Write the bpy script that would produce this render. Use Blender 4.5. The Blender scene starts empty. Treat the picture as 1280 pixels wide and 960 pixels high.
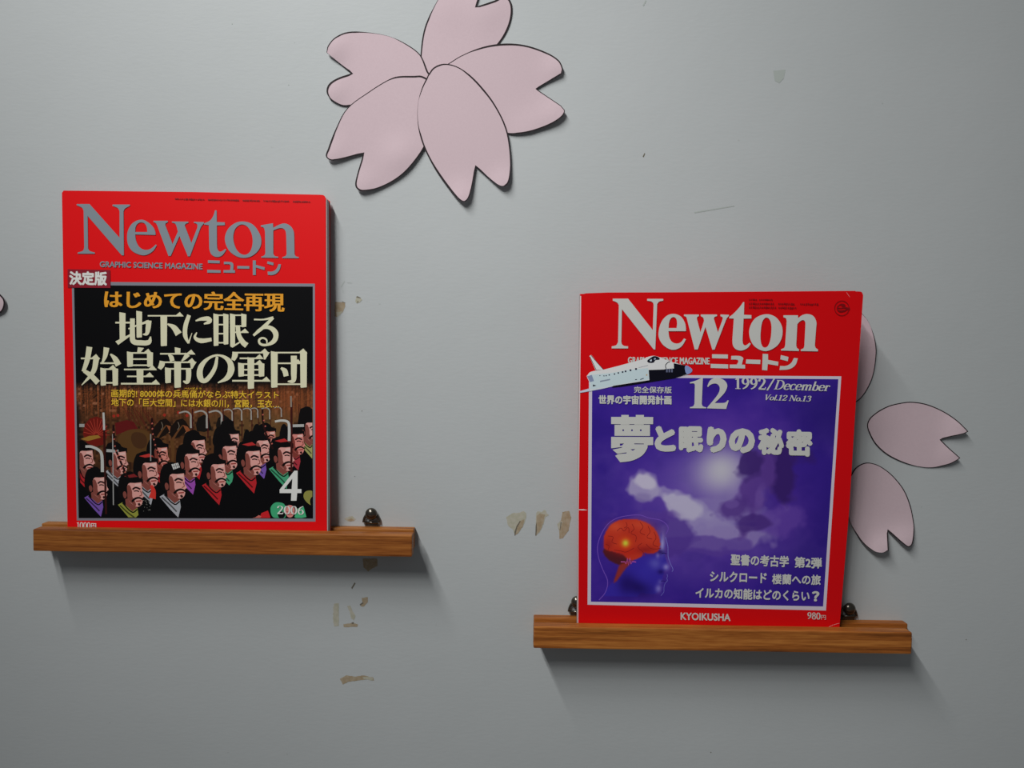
import bpy, bmesh, math, random
import numpy as np
from mathutils import Vector
from mathutils.geometry import tessellate_polygon, delaunay_2d_cdt

random.seed(4)
scene = bpy.context.scene
COL = scene.collection

# ------------------------------------------------------------------ camera, light, exposure
FPX = 1004.0                       # focal length in pixels of a 1280 x 960 frame
PITCH, ROLL = math.radians(2.5), math.radians(0.9)
CAM = Vector((0.0, -0.66, 1.5))
FW = Vector((0, math.cos(PITCH), -math.sin(PITCH)))
U0 = Vector((0, math.sin(PITCH), math.cos(PITCH)))
R0 = Vector((1, 0, 0))
RT = R0 * math.cos(ROLL) + U0 * math.sin(ROLL)
UP = U0 * math.cos(ROLL) - R0 * math.sin(ROLL)
cd = bpy.data.cameras.new('camera')
cd.sensor_width = 36.0
cd.lens = 36.0 * FPX / 1280.0
cd.clip_start = 0.01
cam = bpy.data.objects.new('camera', cd)
from mathutils import Matrix
mw = Matrix((RT, UP, -FW)).transposed().to_4x4()
mw.translation = CAM
cam.matrix_world = mw
COL.objects.link(cam)
scene.camera = cam

scene.view_settings.view_transform = 'Standard'
scene.view_settings.look = 'None'
scene.view_settings.gamma = 1.0
scene.view_settings.use_curve_mapping = False
scene.view_settings.exposure = 0.0

world = bpy.data.worlds.new('room_light')
scene.world = world
world.use_nodes = True
bg = world.node_tree.nodes['Background']
bg.inputs[0].default_value = (0.93, 0.97, 1.0, 1)
bg.inputs[1].default_value = 0.088


def area(name, loc, target, sx, sy, power, color, along=None):
    ld = bpy.data.lights.new(name, 'AREA')
    ld.shape = 'RECTANGLE'
    ld.size, ld.size_y = sx, sy
    ld.energy = power
    ld.color = color
    lo = bpy.data.objects.new(name, ld)
    z = (Vector(loc) - Vector(target)).normalized()
    y = Vector(along) if along else Vector((0, 1, 0))
    x = y.cross(z).normalized()
    y = z.cross(x).normalized()
    m = Matrix((x, y, z)).transposed().to_4x4()
    m.translation = Vector(loc)
    lo.matrix_world = m
    COL.objects.link(lo)
    return lo


# a louvred fluorescent fitting on the ceiling, running away from the wall, up and to the left of the camera
AIM = Vector((-0.02, 0.0, 1.635))
TX, TZ, TPOW, TSPREAD = -0.68, 2.75, 0.90, 61
TUBES = (-0.72, -1.08, -1.44, -1.80)
for ty in TUBES:
    tl = area('ceiling_tube_light', (TX, ty, TZ), AIM, 0.06, 0.36, TPOW, (1.0, 1.0, 0.985), along=(0, 1, 0))
    tl.data.spread = math.radians(TSPREAD)


def ray(px, py):
    return FW + RT * ((px - 640.0) / FPX) + UP * ((480.0 - py) / FPX)


def at(px, py, h=0.0):
    """the point at distance h in front of the wall that lies on the sight line of a photo pixel"""
    d = ray(px, py)
    return CAM + d * ((-h - CAM.y) / d.y)


# ------------------------------------------------------------------ materials
def s2l(c):
    c = c / 255.0
    return c / 12.92 if c <= 0.04045 else ((c + 0.055) / 1.055) ** 2.4


def alb(rgb, k=1.4):
    return tuple(min(0.88, s2l(c) * k) for c in rgb)


_m = {}


def mat(name, rgb, rough=0.5, spec=0.5, metal=0.0):
    """rgb = linear albedo"""
    key = (name, tuple(round(c, 4) for c in rgb), rough, spec, metal)
    if key in _m:
        return _m[key]
    m = bpy.data.materials.new(name)
    m.use_nodes = True
    b = m.node_tree.nodes['Principled BSDF']
    b.inputs['Base Color'].default_value = (*rgb, 1)
    b.inputs['Roughness'].default_value = rough
    b.inputs['Specular IOR Level'].default_value = spec
    b.inputs['Metallic'].default_value = metal
    _m[key] = m
    return m


def node_mat(name):
    m = bpy.data.materials.new(name)
    m.use_nodes = True
    nt = m.node_tree
    return m, nt, nt.nodes['Principled BSDF'], nt.nodes.new, nt.links.new


def wall_paint():
    m, nt, b, N, L = node_mat('pale_blue_wall_paint')
    tc = N('ShaderNodeTexCoord')
    n1 = N('ShaderNodeTexNoise'); n1.inputs['Scale'].default_value = 5.0; n1.inputs['Detail'].default_value = 5
    n2 = N('ShaderNodeTexNoise'); n2.inputs['Scale'].default_value = 260.0; n2.inputs['Detail'].default_value = 3
    mp = N('ShaderNodeMapping'); mp.inputs['Scale'].default_value = (0.55, 1, 1.6)
    L(tc.outputs['Object'], n1.inputs['Vector'])
    L(tc.outputs['Object'], mp.inputs['Vector']); L(mp.outputs[0], n2.inputs['Vector'])
    r = N('ShaderNodeValToRGB')
    r.color_ramp.elements[0].position = 0.3; r.color_ramp.elements[0].color = (0.502, 0.528, 0.532, 1)
    r.color_ramp.elements[1].position = 0.7; r.color_ramp.elements[1].color = (0.532, 0.556, 0.562, 1)
    L(n1.outputs['Fac'], r.inputs['Fac'])
    L(r.outputs[0], b.inputs['Base Color'])
    n3 = N('ShaderNodeTexNoise'); n3.inputs['Scale'].default_value = 34.0; n3.inputs['Detail'].default_value = 2
    L(tc.outputs['Object'], n3.inputs['Vector'])
    ad = N('ShaderNodeMath'); ad.operation = 'MULTIPLY_ADD'; ad.inputs[1].default_value = 2.5
    L(n3.outputs['Fac'], ad.inputs[0]); L(n2.outputs['Fac'], ad.inputs[2])
    bp = N('ShaderNodeBump'); bp.inputs['Strength'].default_value = 0.13; bp.inputs['Distance'].default_value = 0.0006
    L(ad.outputs[0], bp.inputs['Height']); L(bp.outputs[0], b.inputs['Normal'])
    b.inputs['Roughness'].default_value = 0.6
    b.inputs['Specular IOR Level'].default_value = 0.3
    return m


def plaster(name, c0, c1):
    m, nt, b, N, L = node_mat(name)
    tc = N('ShaderNodeTexCoord')
    n = N('ShaderNodeTexNoise'); n.inputs['Scale'].default_value = 300.0
    L(tc.outputs['Object'], n.inputs['Vector'])
    r = N('ShaderNodeValToRGB')
    r.color_ramp.elements[0].position = 0.35; r.color_ramp.elements[0].color = (*c0, 1)
    r.color_ramp.elements[1].position = 0.65; r.color_ramp.elements[1].color = (*c1, 1)
    L(n.outputs['Fac'], r.inputs['Fac']); L(r.outputs[0], b.inputs['Base Color'])
    b.inputs['Roughness'].default_value = 0.9
    b.inputs['Specular IOR Level'].default_value = 0.1
    return m


def wood(name, seed, dark, mid, light):
    m, nt, b, N, L = node_mat(name)
    tc = N('ShaderNodeTexCoord')
    mp = N('ShaderNodeMapping'); mp.inputs['Scale'].default_value = (6.0, 190, 190); mp.inputs['Location'].default_value = (seed, seed * 2, seed * 3)
    n = N('ShaderNodeTexNoise'); n.inputs['Scale'].default_value = 1.6; n.inputs['Detail'].default_value = 6; n.inputs['Distortion'].default_value = 0.6
    mp2 = N('ShaderNodeMapping'); mp2.inputs['Scale'].default_value = (60.0, 900, 900)
    n2 = N('ShaderNodeTexNoise'); n2.inputs['Scale'].default_value = 1.2; n2.inputs['Detail'].default_value = 2
    L(tc.outputs['Object'], mp.inputs['Vector']); L(mp.outputs[0], n.inputs['Vector'])
    L(tc.outputs['Object'], mp2.inputs['Vector']); L(mp2.outputs[0], n2.inputs['Vector'])
    mx = N('ShaderNodeMath'); mx.operation = 'MULTIPLY_ADD'; mx.inputs[1].default_value = 0.35
    L(n2.outputs['Fac'], mx.inputs[0]); L(n.outputs['Fac'], mx.inputs[2])
    r = N('ShaderNodeValToRGB')
    e = r.color_ramp.elements
    e[0].position = 0.47; e[0].color = (*dark, 1)
    e[1].position = 0.88; e[1].color = (*light, 1)
    k = e.new(0.64); k.color = (*mid, 1)
    L(mx.outputs[0], r.inputs['Fac']); L(r.outputs[0], b.inputs['Base Color'])
    bp = N('ShaderNodeBump'); bp.inputs['Strength'].default_value = 0.25; bp.inputs['Distance'].default_value = 0.0006
    L(mx.outputs[0], bp.inputs['Height']); L(bp.outputs[0], b.inputs['Normal'])
    b.inputs['Roughness'].default_value = 0.5
    b.inputs['Specular IOR Level'].default_value = 0.35
    return m


def paper_pink():
    m, nt, b, N, L = node_mat('pink_construction_paper')
    tc = N('ShaderNodeTexCoord')
    n = N('ShaderNodeTexNoise'); n.inputs['Scale'].default_value = 700.0; n.inputs['Detail'].default_value = 3
    L(tc.outputs['Object'], n.inputs['Vector'])
    r = N('ShaderNodeValToRGB')
    r.color_ramp.elements[0].color = (0.615, 0.475, 0.515, 1)
    r.color_ramp.elements[1].color = (0.675, 0.525, 0.565, 1)
    L(n.outputs['Fac'], r.inputs['Fac']); L(r.outputs[0], b.inputs['Base Color'])
    b.inputs['Roughness'].default_value = 0.75
    b.inputs['Specular IOR Level'].default_value = 0.2
    return m


def print_mat():
    m, nt, b, N, L = node_mat('printed_picture_ink')
    a = N('ShaderNodeAttribute'); a.attribute_name = 'ink'
    L(a.outputs['Color'], b.inputs['Base Color'])
    b.inputs['Roughness'].default_value = 0.36
    b.inputs['Specular IOR Level'].default_value = 0.12
    return m


WALL = wall_paint()
PATCH = plaster('bare_plaster_tan', alb((160, 142, 116), 1.05), alb((172, 158, 136), 1.05))
PATCH_PALE = plaster('bare_plaster_pale', alb((166, 164, 146), 1.16), alb((176, 172, 158), 1.16))
CRACK = mat('paint_crack_shadow', alb((104, 98, 86), 1.3), 0.9, 0.1)
SCUFF = mat('wall_scuff', alb((152, 158, 154), 1.4), 0.7, 0.2)
PAPER = paper_pink()
MARKER = mat('black_marker_line', (0.022, 0.014, 0.016), 0.7, 0.2)
PRINT = print_mat()
PAGES = mat('page_edges', (0.46, 0.42, 0.42), 0.8, 0.2)
STEEL = mat('blackened_steel', (0.13, 0.115, 0.095), 0.24, 0.5, 0.9)


# ------------------------------------------------------------------ helpers
def tag(o, label=None, cat=None, group=None, kind=None):
    if label: o['label'] = label
    if cat: o['category'] = cat
    if group: o['group'] = group
    if kind: o['kind'] = kind
    return o


def empty(name, loc):
    o = bpy.data.objects.new(name, None)
    o.location = loc
    o.empty_display_size = 0.02
    COL.objects.link(o)
    return o


def link(name, me, mats, parent=None):
    o = bpy.data.objects.new(name, me)
    for m in (mats if isinstance(mats, (list, tuple)) else [mats]):
        me.materials.append(m)
    COL.objects.link(o)
    if parent:
        o.parent = parent
        o.location = -parent_world(parent)
    return o


def parent_world(p):
    v = Vector(p.location)
    while p.parent:
        p = p.parent
        v = v + Vector(p.location)
    return v


def spline(pts, n=6, closed=True):
    """points (x, y) are corners, (x, y, 1) lie on smooth bends"""
    N = len(pts)
    P = [Vector((p[0], p[1])) for p in pts]
    S = [len(p) > 2 for p in pts]
    out = []
    for i in range(N if closed else N - 1):
        j = (i + 1) % N
        a, b = P[i], P[j]
        if not S[i] and not S[j]:
            out.append(a.copy()); continue
        pa, nb = P[(i - 1) % N], P[(j + 1) % N]
        if not closed and i == 0: pa = a
        if not closed and j == N - 1: nb = b
        L = (b - a).length
        ma = (b - pa) if S[i] else (b - a)
        mb = (nb - a) if S[j] else (b - a)
        ma = ma.normalized() * L if ma.length > 1e-9 else ma
        mb = mb.normalized() * L if mb.length > 1e-9 else mb
        for k in range(n):
            t = k / n
            h00 = 2 * t ** 3 - 3 * t * t + 1; h10 = t ** 3 - 2 * t * t + t
            h01 = -2 * t ** 3 + 3 * t * t; h11 = t ** 3 - t * t
            out.append(a * h00 + ma * h10 + b * h01 + mb * h11)
    if not closed:
        out.append(P[-1].copy())
    return [(v.x, v.y) for v in out]


def S(*pts):
    return [(p[0], p[1], 1) for p in pts]


def stroke(pts, w0, w1=None, n=5, smooth=True):
    """a ribbon polygon along a centre line; widths run from w0 to w1 (or a list)"""
    c = spline([(p[0], p[1], 1) for p in pts] if smooth else pts, n, closed=False) if smooth else list(pts)
    M = len(c)
    if isinstance(w0, (list, tuple)):
        ws = list(np.interp(np.linspace(0, 1, M), np.linspace(0, 1, len(w0)), w0))
    else:
        w1 = w0 if w1 is None else w1
        ws = [w0 + (w1 - w0) * i / (M - 1) for i in range(M)]
    L, R = [], []
    for i in range(M):
        a = c[max(0, i - 1)]; b = c[min(M - 1, i + 1)]
        dx, dy = b[0] - a[0], b[1] - a[1]
        l = math.hypot(dx, dy) or 1
        nx, ny = -dy / l, dx / l
        L.append((c[i][0] + nx * ws[i] / 2, c[i][1] + ny * ws[i] / 2))
        R.append((c[i][0] - nx * ws[i] / 2, c[i][1] - ny * ws[i] / 2))
    quads = []
    for i in range(M - 1):
        quads.append([L[i], L[i + 1], R[i + 1], R[i]])
    return quads


def nib(pts, thick, thin, n=6, closed=False):
    """a pen stroke, thick on verticals and thin on horizontals"""
    c = spline([(p[0], p[1], 1) for p in pts], n, closed=closed)
    if closed: c = c + [c[0]]
    ws = []
    M = len(c)
    for i in range(M):
        a = c[max(0, i - 1)]; b = c[min(M - 1, i + 1)]
        if closed and i in (0, M - 1): a, b = c[-2], c[1]
        dx, dy = b[0] - a[0], b[1] - a[1]
        l = math.hypot(dx, dy) or 1
        ws.append(thin + (thick - thin) * (abs(dy) / l) ** 1.5)
    L, R = [], []
    for i in range(M):
        a = c[max(0, i - 1)]; b = c[min(M - 1, i + 1)]
        if closed and i in (0, M - 1): a, b = c[-2], c[1]
        dx, dy = b[0] - a[0], b[1] - a[1]
        l = math.hypot(dx, dy) or 1
        nx, ny = -dy / l, dx / l
        L.append((c[i][0] + nx * ws[i] / 2, c[i][1] + ny * ws[i] / 2))
        R.append((c[i][0] - nx * ws[i] / 2, c[i][1] - ny * ws[i] / 2))
    return [[L[i], L[i + 1], R[i + 1], R[i]] for i in range(M - 1)]


def tess(loops):
    """triangles of a filled outline; further loops are holes"""
    flat = [p for l in loops for p in l]
    tris = tessellate_polygon([[Vector((p[0], p[1], 0)) for p in l] for l in loops])
    return flat, [tuple(t) for t in tris]


class Plane:
    """the plane of a magazine cover: photo pixels fall on it along their sight lines"""
    def __init__(self, a, b, c):
        self.p = a
        self.n = (b - a).cross(c - a).normalized()
        if self.n.y > 0: self.n = -self.n

    def at(self, px, py, off=0.0):
        d = ray(px, py)
        t = (self.p - CAM).dot(self.n) / d.dot(self.n)
        return CAM + d * t + self.n * off


class Sheet:
    """collects printed shapes on a cover plane into ONE mesh"""
    def __init__(self, plane, off):
        self.pl, self.off = plane, off
        self.v, self.f, self.c = [], [], []
        self.boxes, self.levels = [], []

    def level(self, pts):
        """one ink layer above whatever is already printed under this shape"""
        x = [p[0] for p in pts]; y = [p[1] for p in pts]
        B = (min(x), min(y), max(x), max(y))
        k = 0
        if self.boxes:
            A = np.array(self.boxes)
            m = (A[:, 0] < B[2]) & (A[:, 2] > B[0]) & (A[:, 1] < B[3]) & (A[:, 3] > B[1])
            if m.any(): k = int(np.array(self.levels)[m].max()) + 1
        self.boxes.append(B); self.levels.append(k)
        return k

    def add(self, pts, tris, col=None, k=None):
        b = len(self.v)
        o = self.off + (self.level(pts) if k is None else k) * 2.5e-6
        for p in pts:
            self.v.append(self.pl.at(p[0], p[1], o))
            self.c.append(col or (0, 0, 0))
        self.f += [tuple(i + b for i in t) for t in tris]

    def poly(self, loop, col=None, holes=()):
        self.add(*tess([loop] + list(holes)), col)

    def quads(self, qs, col=None):
        k = self.level([p for q in qs for p in q])
        for q in qs:
            self.add(q, [(0, 1, 2, 3)], col, k)

    def mesh(self, name):
        me = bpy.data.meshes.new(name)
        fs = []
        for f in self.f:                                   # keep every face looking at the room
            a, b, c = (self.v[i] for i in f[:3])
            fs.append(f if (b - a).cross(c - a).dot(self.pl.n) > 0 else f[::-1])
        me.from_pydata([tuple(v) for v in self.v], [], fs)
        return me

    def build(self, name, material, parent):
        return link(name, self.mesh(name), material, parent)

    def build_ink(self, name, parent):
        me = self.mesh(name)
        a = me.attributes.new('ink', 'FLOAT_COLOR', 'POINT')
        arr = np.ones((len(self.v), 4), dtype=np.float32)
        arr[:, :3] = np.array(self.c, dtype=np.float32)
        a.data.foreach_set('color', arr.ravel())
        return link(name, me, PRINT, parent)


def quad_map(q):
    """unit square (u right, v down) to a photo quad TL, TR, BR, BL"""
    tl, tr, br, bl = q
    def f(u, v):
        return ((1 - v) * ((1 - u) * tl[0] + u * tr[0]) + v * ((1 - u) * bl[0] + u * br[0]),
                (1 - v) * ((1 - u) * tl[1] + u * tr[1]) + v * ((1 - u) * bl[1] + u * br[1]))
    return f


_tx = {}


def text_mesh(s):
    if s not in _tx:
        c = bpy.data.curves.new('lettering', 'FONT')
        c.body = s; c.resolution_u = 3
        o = bpy.data.objects.new('lettering', c)
        COL.objects.link(o)
        dg = bpy.context.evaluated_depsgraph_get()
        me = bpy.data.meshes.new_from_object(o.evaluated_get(dg))
        pts = [(v.co.x, v.co.y) for v in me.vertices]
        fs = [tuple(p.vertices) for p in me.polygons]
        bpy.data.objects.remove(o); bpy.data.curves.remove(c); bpy.data.meshes.remove(me)
        _tx[s] = (pts, fs)
    return _tx[s]


def text(sh, s, q, bold=0.0, spread=0.0, copies=1, col=None):
    """lettering fitted into a photo quad; bold thickens every stroke, spread the upright strokes only"""
    pts, fs = text_mesh(s)
    x0, x1 = min(p[0] for p in pts), max(p[0] for p in pts)
    y0, y1 = min(p[1] for p in pts), max(p[1] for p in pts)
    f = quad_map(q)
    ex = max(spread, 0) + bold
    offs = [(0, 0)]
    if bold: offs += [(bold * math.cos(t), bold * math.sin(t)) for t in [k * math.pi / 4 for k in range(8)]]
    if bold > .035: offs += [(bold * .5 * math.cos(t), bold * .5 * math.sin(t)) for t in [k * math.pi / 2 for k in range(4)]]
    if copies > 1: offs = [(o[0] + spread * (2 * k / (copies - 1) - 1), o[1]) for o in offs for k in range(copies)]
    for dx, dy in offs:
        P = [f((p[0] + dx - x0 + ex) / (x1 - x0 + 2 * ex), (y1 - p[1] - dy + bold) / (y1 - y0 + 2 * bold)) for p in pts]
        sh.add(P, fs, col)


# a small serif alphabet drawn with a broad nib, height 1, y up
def ell(cx, cy, rx, ry):
    return [(cx + rx * math.cos(t), cy + ry * math.sin(t)) for t in [i * math.pi / 5 for i in range(10)]]


def serif_glyph(ch, tk, tn):
    q = []
    def n(p, closed=False): q.extend(nib(p, tk, tn, closed=closed))
    def bar(x0, x1, y, t=None):
        t = t or tn
        q.append([(x0, y - t / 2), (x1, y - t / 2), (x1, y + t / 2), (x0, y + t / 2)])
    def stem(x, y0, y1, w=None):
        w = w or tk
        q.append([(x - w / 2, y0), (x + w / 2, y0), (x + w / 2, y1), (x - w / 2, y1)])
    def line(a, b, w): q.extend(stroke([a, b], w, smooth=False))
    w = 0.56
    if ch == '0': n(ell(.28, .5, .2, .47), True)
    elif ch == '1':
        w = .46; stem(.23, 0, .98); bar(.05, .41, .025); line((.06, .82), (.22, .96), tn * 1.4)
    elif ch == '2':
        n([(.08, .72), (.13, .9), (.27, .97), (.42, .88), (.44, .7), (.3, .4), (.08, .06)]); bar(.05, .5, .06, .12); line((.47, .02), (.53, .24), tn)
    elif ch == '3':
        n([(.1, .8), (.2, .96), (.36, .94), (.43, .78), (.36, .6), (.22, .54)]); n([(.22, .54), (.4, .48), (.47, .28), (.38, .07), (.2, .02), (.08, .14)])
    elif ch in '69':
        p = [(.46, .97), (.24, .8), (.11, .48), (.13, .16), (.28, .02), (.43, .14), (.46, .36), (.34, .55), (.15, .46)]
        n(p if ch == '6' else [(.56 - x, 1 - y) for x, y in p])
    elif ch == '8': n(ell(.28, .75, .15, .22), True); n(ell(.28, .27, .19, .25), True)
    elif ch == '/': w = .42; line((.0, -.05), (.42, 1.05), tn * 1.3)
    elif ch == 'D':
        w = .74; stem(.16, 0, 1); bar(.02, .36, .025); bar(.02, .36, .975); n([(.16, .97), (.42, .95), (.62, .7), (.62, .3), (.42, .05), (.16, .03)])
    elif ch == 'e': w = .47; n([(.06, .34), (.4, .36), (.38, .54), (.25, .62), (.1, .5), (.06, .3), (.12, .08), (.27, .01), (.41, .12)])
    elif ch == 'c': w = .45; n([(.4, .5), (.27, .62), (.1, .5), (.06, .3), (.12, .08), (.27, .01), (.41, .12)])
    elif ch == 'm':
        w = .82
        for x, h in ((.12, .62), (.4, .5), (.68, .5)): stem(x, 0, h); bar(x - .1, x + .12, .02)
        n([(.12, .42), (.26, .6), (.36, .58), (.4, .45)]); n([(.4, .42), (.54, .6), (.64, .58), (.68, .45)])
    elif ch == 'b': w = .52; stem(.12, 0, 1); n(ell(.28, .3, .17, .3), True)
    elif ch == 'r': w = .4; stem(.12, 0, .62); bar(.02, .26, .02); n([(.12, .4), (.24, .58), (.36, .54)]); bar(.3, .4, .52, .12)
    elif ch == 'V': w = .64; line((.1, 1), (.32, 0), tk); line((.32, 0), (.56, 1), tn * 1.3); bar(.0, .22, .975); bar(.46, .66, .975)
    elif ch == 'o': w = .5; n(ell(.25, .31, .19, .29), True)
    elif ch == 'l': w = .27; stem(.13, 0, 1); bar(.03, .24, .02)
    elif ch == '.': w = .22; stem(.1, 0, .16, .16)
    elif ch == 'N': w = .8; stem(.12, 0, 1, tn * 1.3); stem(.66, 0, 1, tn * 1.3); line((.12, 1), (.66, 0), tk); bar(.0, .26, .02); bar(.54, .78, .975); bar(.0, .16, .975)
    elif ch == ' ': w = .28
    return q, w


def serif(sh, s, q, tk=.15, tn=.055, slant=0.0):
    X, polys = 0.0, []                                  # every pen stroke lies a hair above the one before
    for ch in s:
        g, w = serif_glyph(ch, tk, tn)
        polys += [[(p[0] + X + slant * p[1], p[1]) for p in quad] for quad in g]
        X += w
    xs = [p[0] for g in polys for p in g]
    x0, x1 = min(xs), max(xs)
    f = quad_map(q)
    for g in polys:
        sh.add([f((p[0] - x0) / (x1 - x0), 1 - p[1]) for p in g], [(0, 1, 2, 3)])


# heavy brush-like headline characters in a 100 x 100 box, y down
def mincho(ch):
    q = []
    def V(x, a, b, w=14): q.append([(x - w / 2 - 1.5, a - 2), (x + w / 2 + .5, a + 1), (x + w / 2, b), (x - w / 2 + 2, b + 1.5), (x - w / 2 - .5, b)])
    def H(a, b, y, t=4.5, tri=True):
        q.append([(a, y - t / 2), (b, y - t / 2), (b, y + t / 2), (a, y + t / 2)])
        if tri: q.append([(b - 20, y - t / 2), (b - 9, y - t / 2 - 9), (b + 2, y + t / 2)])
    def B(p, w): q.extend(stroke(p, w, n=6))
    if ch == '地':
        H(0, 40, 34, 5, False); V(20, 6, 82, 15); q.append([(0, 88), (42, 66), (42, 72), (8, 98)])
        V(66, 2, 76, 14); B([(47, 22), (47, 70), (50, 88), (70, 92), (92, 90), (97, 74)], [13, 14, 15, 15, 14, 3])
        B([(36, 52), (60, 42), (92, 30)], [4, 5, 8]); B([(92, 28), (90, 50), (86, 66), (76, 68)], [15, 14, 10, 3])
    elif ch == '下':
        H(0, 100, 10, 4); V(46, 10, 98, 17); B([(56, 34), (74, 44), (88, 64)], [4, 15, 20])
    elif ch == 'に':
        B([(22, 6), (10, 40), (9, 70), (20, 94)], [13, 15, 15, 6]); B([(20, 94), (28, 72), (32, 62)], [6, 3, 2])
        B([(44, 24), (66, 18), (92, 22), (72, 34)], [4, 11, 16, 4]); B([(48, 60), (42, 76), (62, 86), (98, 82)], [3, 10, 15, 11])
    elif ch == '眠':
        V(9, 4, 94, 13); V(37, 4, 90, 13)
        for y in (7, 34, 60, 86): H(9, 37, y, 4, False)
        V(56, 4, 96, 13); H(54, 92, 7, 4, False); V(88, 4, 40, 13); H(56, 88, 38, 4, False); H(56, 100, 56, 4); B([(70, 38), (74, 66), (86, 86), (96, 94)], [12, 13, 15, 16]); q.append([(50, 98), (76, 82), (76, 87), (56, 100)])
    elif ch == 'る':
        B([(16, 14), (50, 14), (84, 8)], [5, 5, 9]); B([(84, 8), (50, 38), (14, 66)], [9, 12, 8])
        B([(14, 66), (40, 44), (70, 40), (92, 58), (88, 82), (62, 96), (40, 94), (34, 82), (46, 74), (60, 80), (62, 92)], [6, 8, 13, 19, 16, 8, 8, 8, 6, 6, 4])
    elif ch == '始':
        B([(22, 2), (16, 36), (6, 64)], [15, 13, 9]); B([(8, 62), (26, 74), (44, 92)], [9, 13, 14]); B([(40, 30), (32, 64), (2, 98)], [15, 12, 2]); H(0, 48, 31, 4)
        B([(66, 4), (62, 26), (54, 44)], [15, 11, 4]); H(50, 92, 43, 4, False); B([(76, 20), (88, 32), (97, 48)], [4, 13, 16])
        V(58, 56, 98, 13); V(89, 56, 98, 13); H(58, 92, 58, 4); H(58, 89, 92, 4, False)
    elif ch == '皇':
        q.append([(44, 0), (60, 2), (50, 15), (42, 15)]); V(24, 13, 50, 14); V(76, 13, 50, 14)
        for y in (15, 31, 47): H(24, 80 if y == 15 else 76, y, 4, y == 15)
        H(8, 92, 58, 4); H(16, 84, 76, 4); H(0, 100, 95, 4.5); V(50, 58, 95, 16)
    elif ch == '帝':
        V(50, 0, 14, 13); H(4, 94, 15, 4); B([(26, 17), (33, 24), (36, 34)], [4, 12, 12]); B([(76, 16), (68, 26), (60, 34)], [14, 9, 3])
        B([(10, 34), (8, 44), (2, 54)], [14, 15, 10]); H(8, 96, 37, 4); q.append([(82, 36), (99, 36), (88, 54), (84, 54)])
        V(25, 52, 90, 14); H(25, 78, 54, 4, False); B([(78, 52), (78, 76), (74, 88), (64, 86)], [14, 13, 11, 3]); V(50, 36, 102, 16)
    elif ch == 'の':
        B([(56, 12), (50, 46), (34, 76), (18, 88), (8, 72), (12, 42), (34, 16), (62, 8), (88, 24), (95, 52), (84, 78), (58, 94)], [7, 11, 13, 14, 17, 15, 8, 6, 14, 19, 15, 3])
    elif ch == '軍':
        B([(8, 6), (7, 16), (2, 28)], [15, 15, 10]); H(6, 96, 8, 4); q.append([(82, 7), (100, 7), (88, 26), (84, 26)]); H(20, 82, 23, 4)
        V(24, 36, 70, 14); V(78, 36, 70, 14); H(24, 82, 38, 4); H(24, 78, 53, 4, False); H(24, 78, 67, 4, False); H(0, 100, 82, 4.5); V(50, 22, 102, 16)
    elif ch == '団':
        V(11, 6, 99, 16); V(88, 5, 99, 16); H(11, 96, 8, 4); H(11, 88, 91, 4, False); H(20, 82, 36, 4)
        B([(62, 16), (62, 64), (60, 82), (46, 84)], [16, 15, 12, 3]); B([(28, 48), (38, 56), (42, 70)], [5, 14, 13])
    return q


def headline(sh, ch, q):
    f = quad_map(q)
    for poly in mincho(ch):
        P = [f(p[0] / 100, p[1] / 100) for p in poly]
        if len(P) == 4: sh.add(P, [(0, 1, 2, 3)])
        else: sh.add(*tess([P]))


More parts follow.
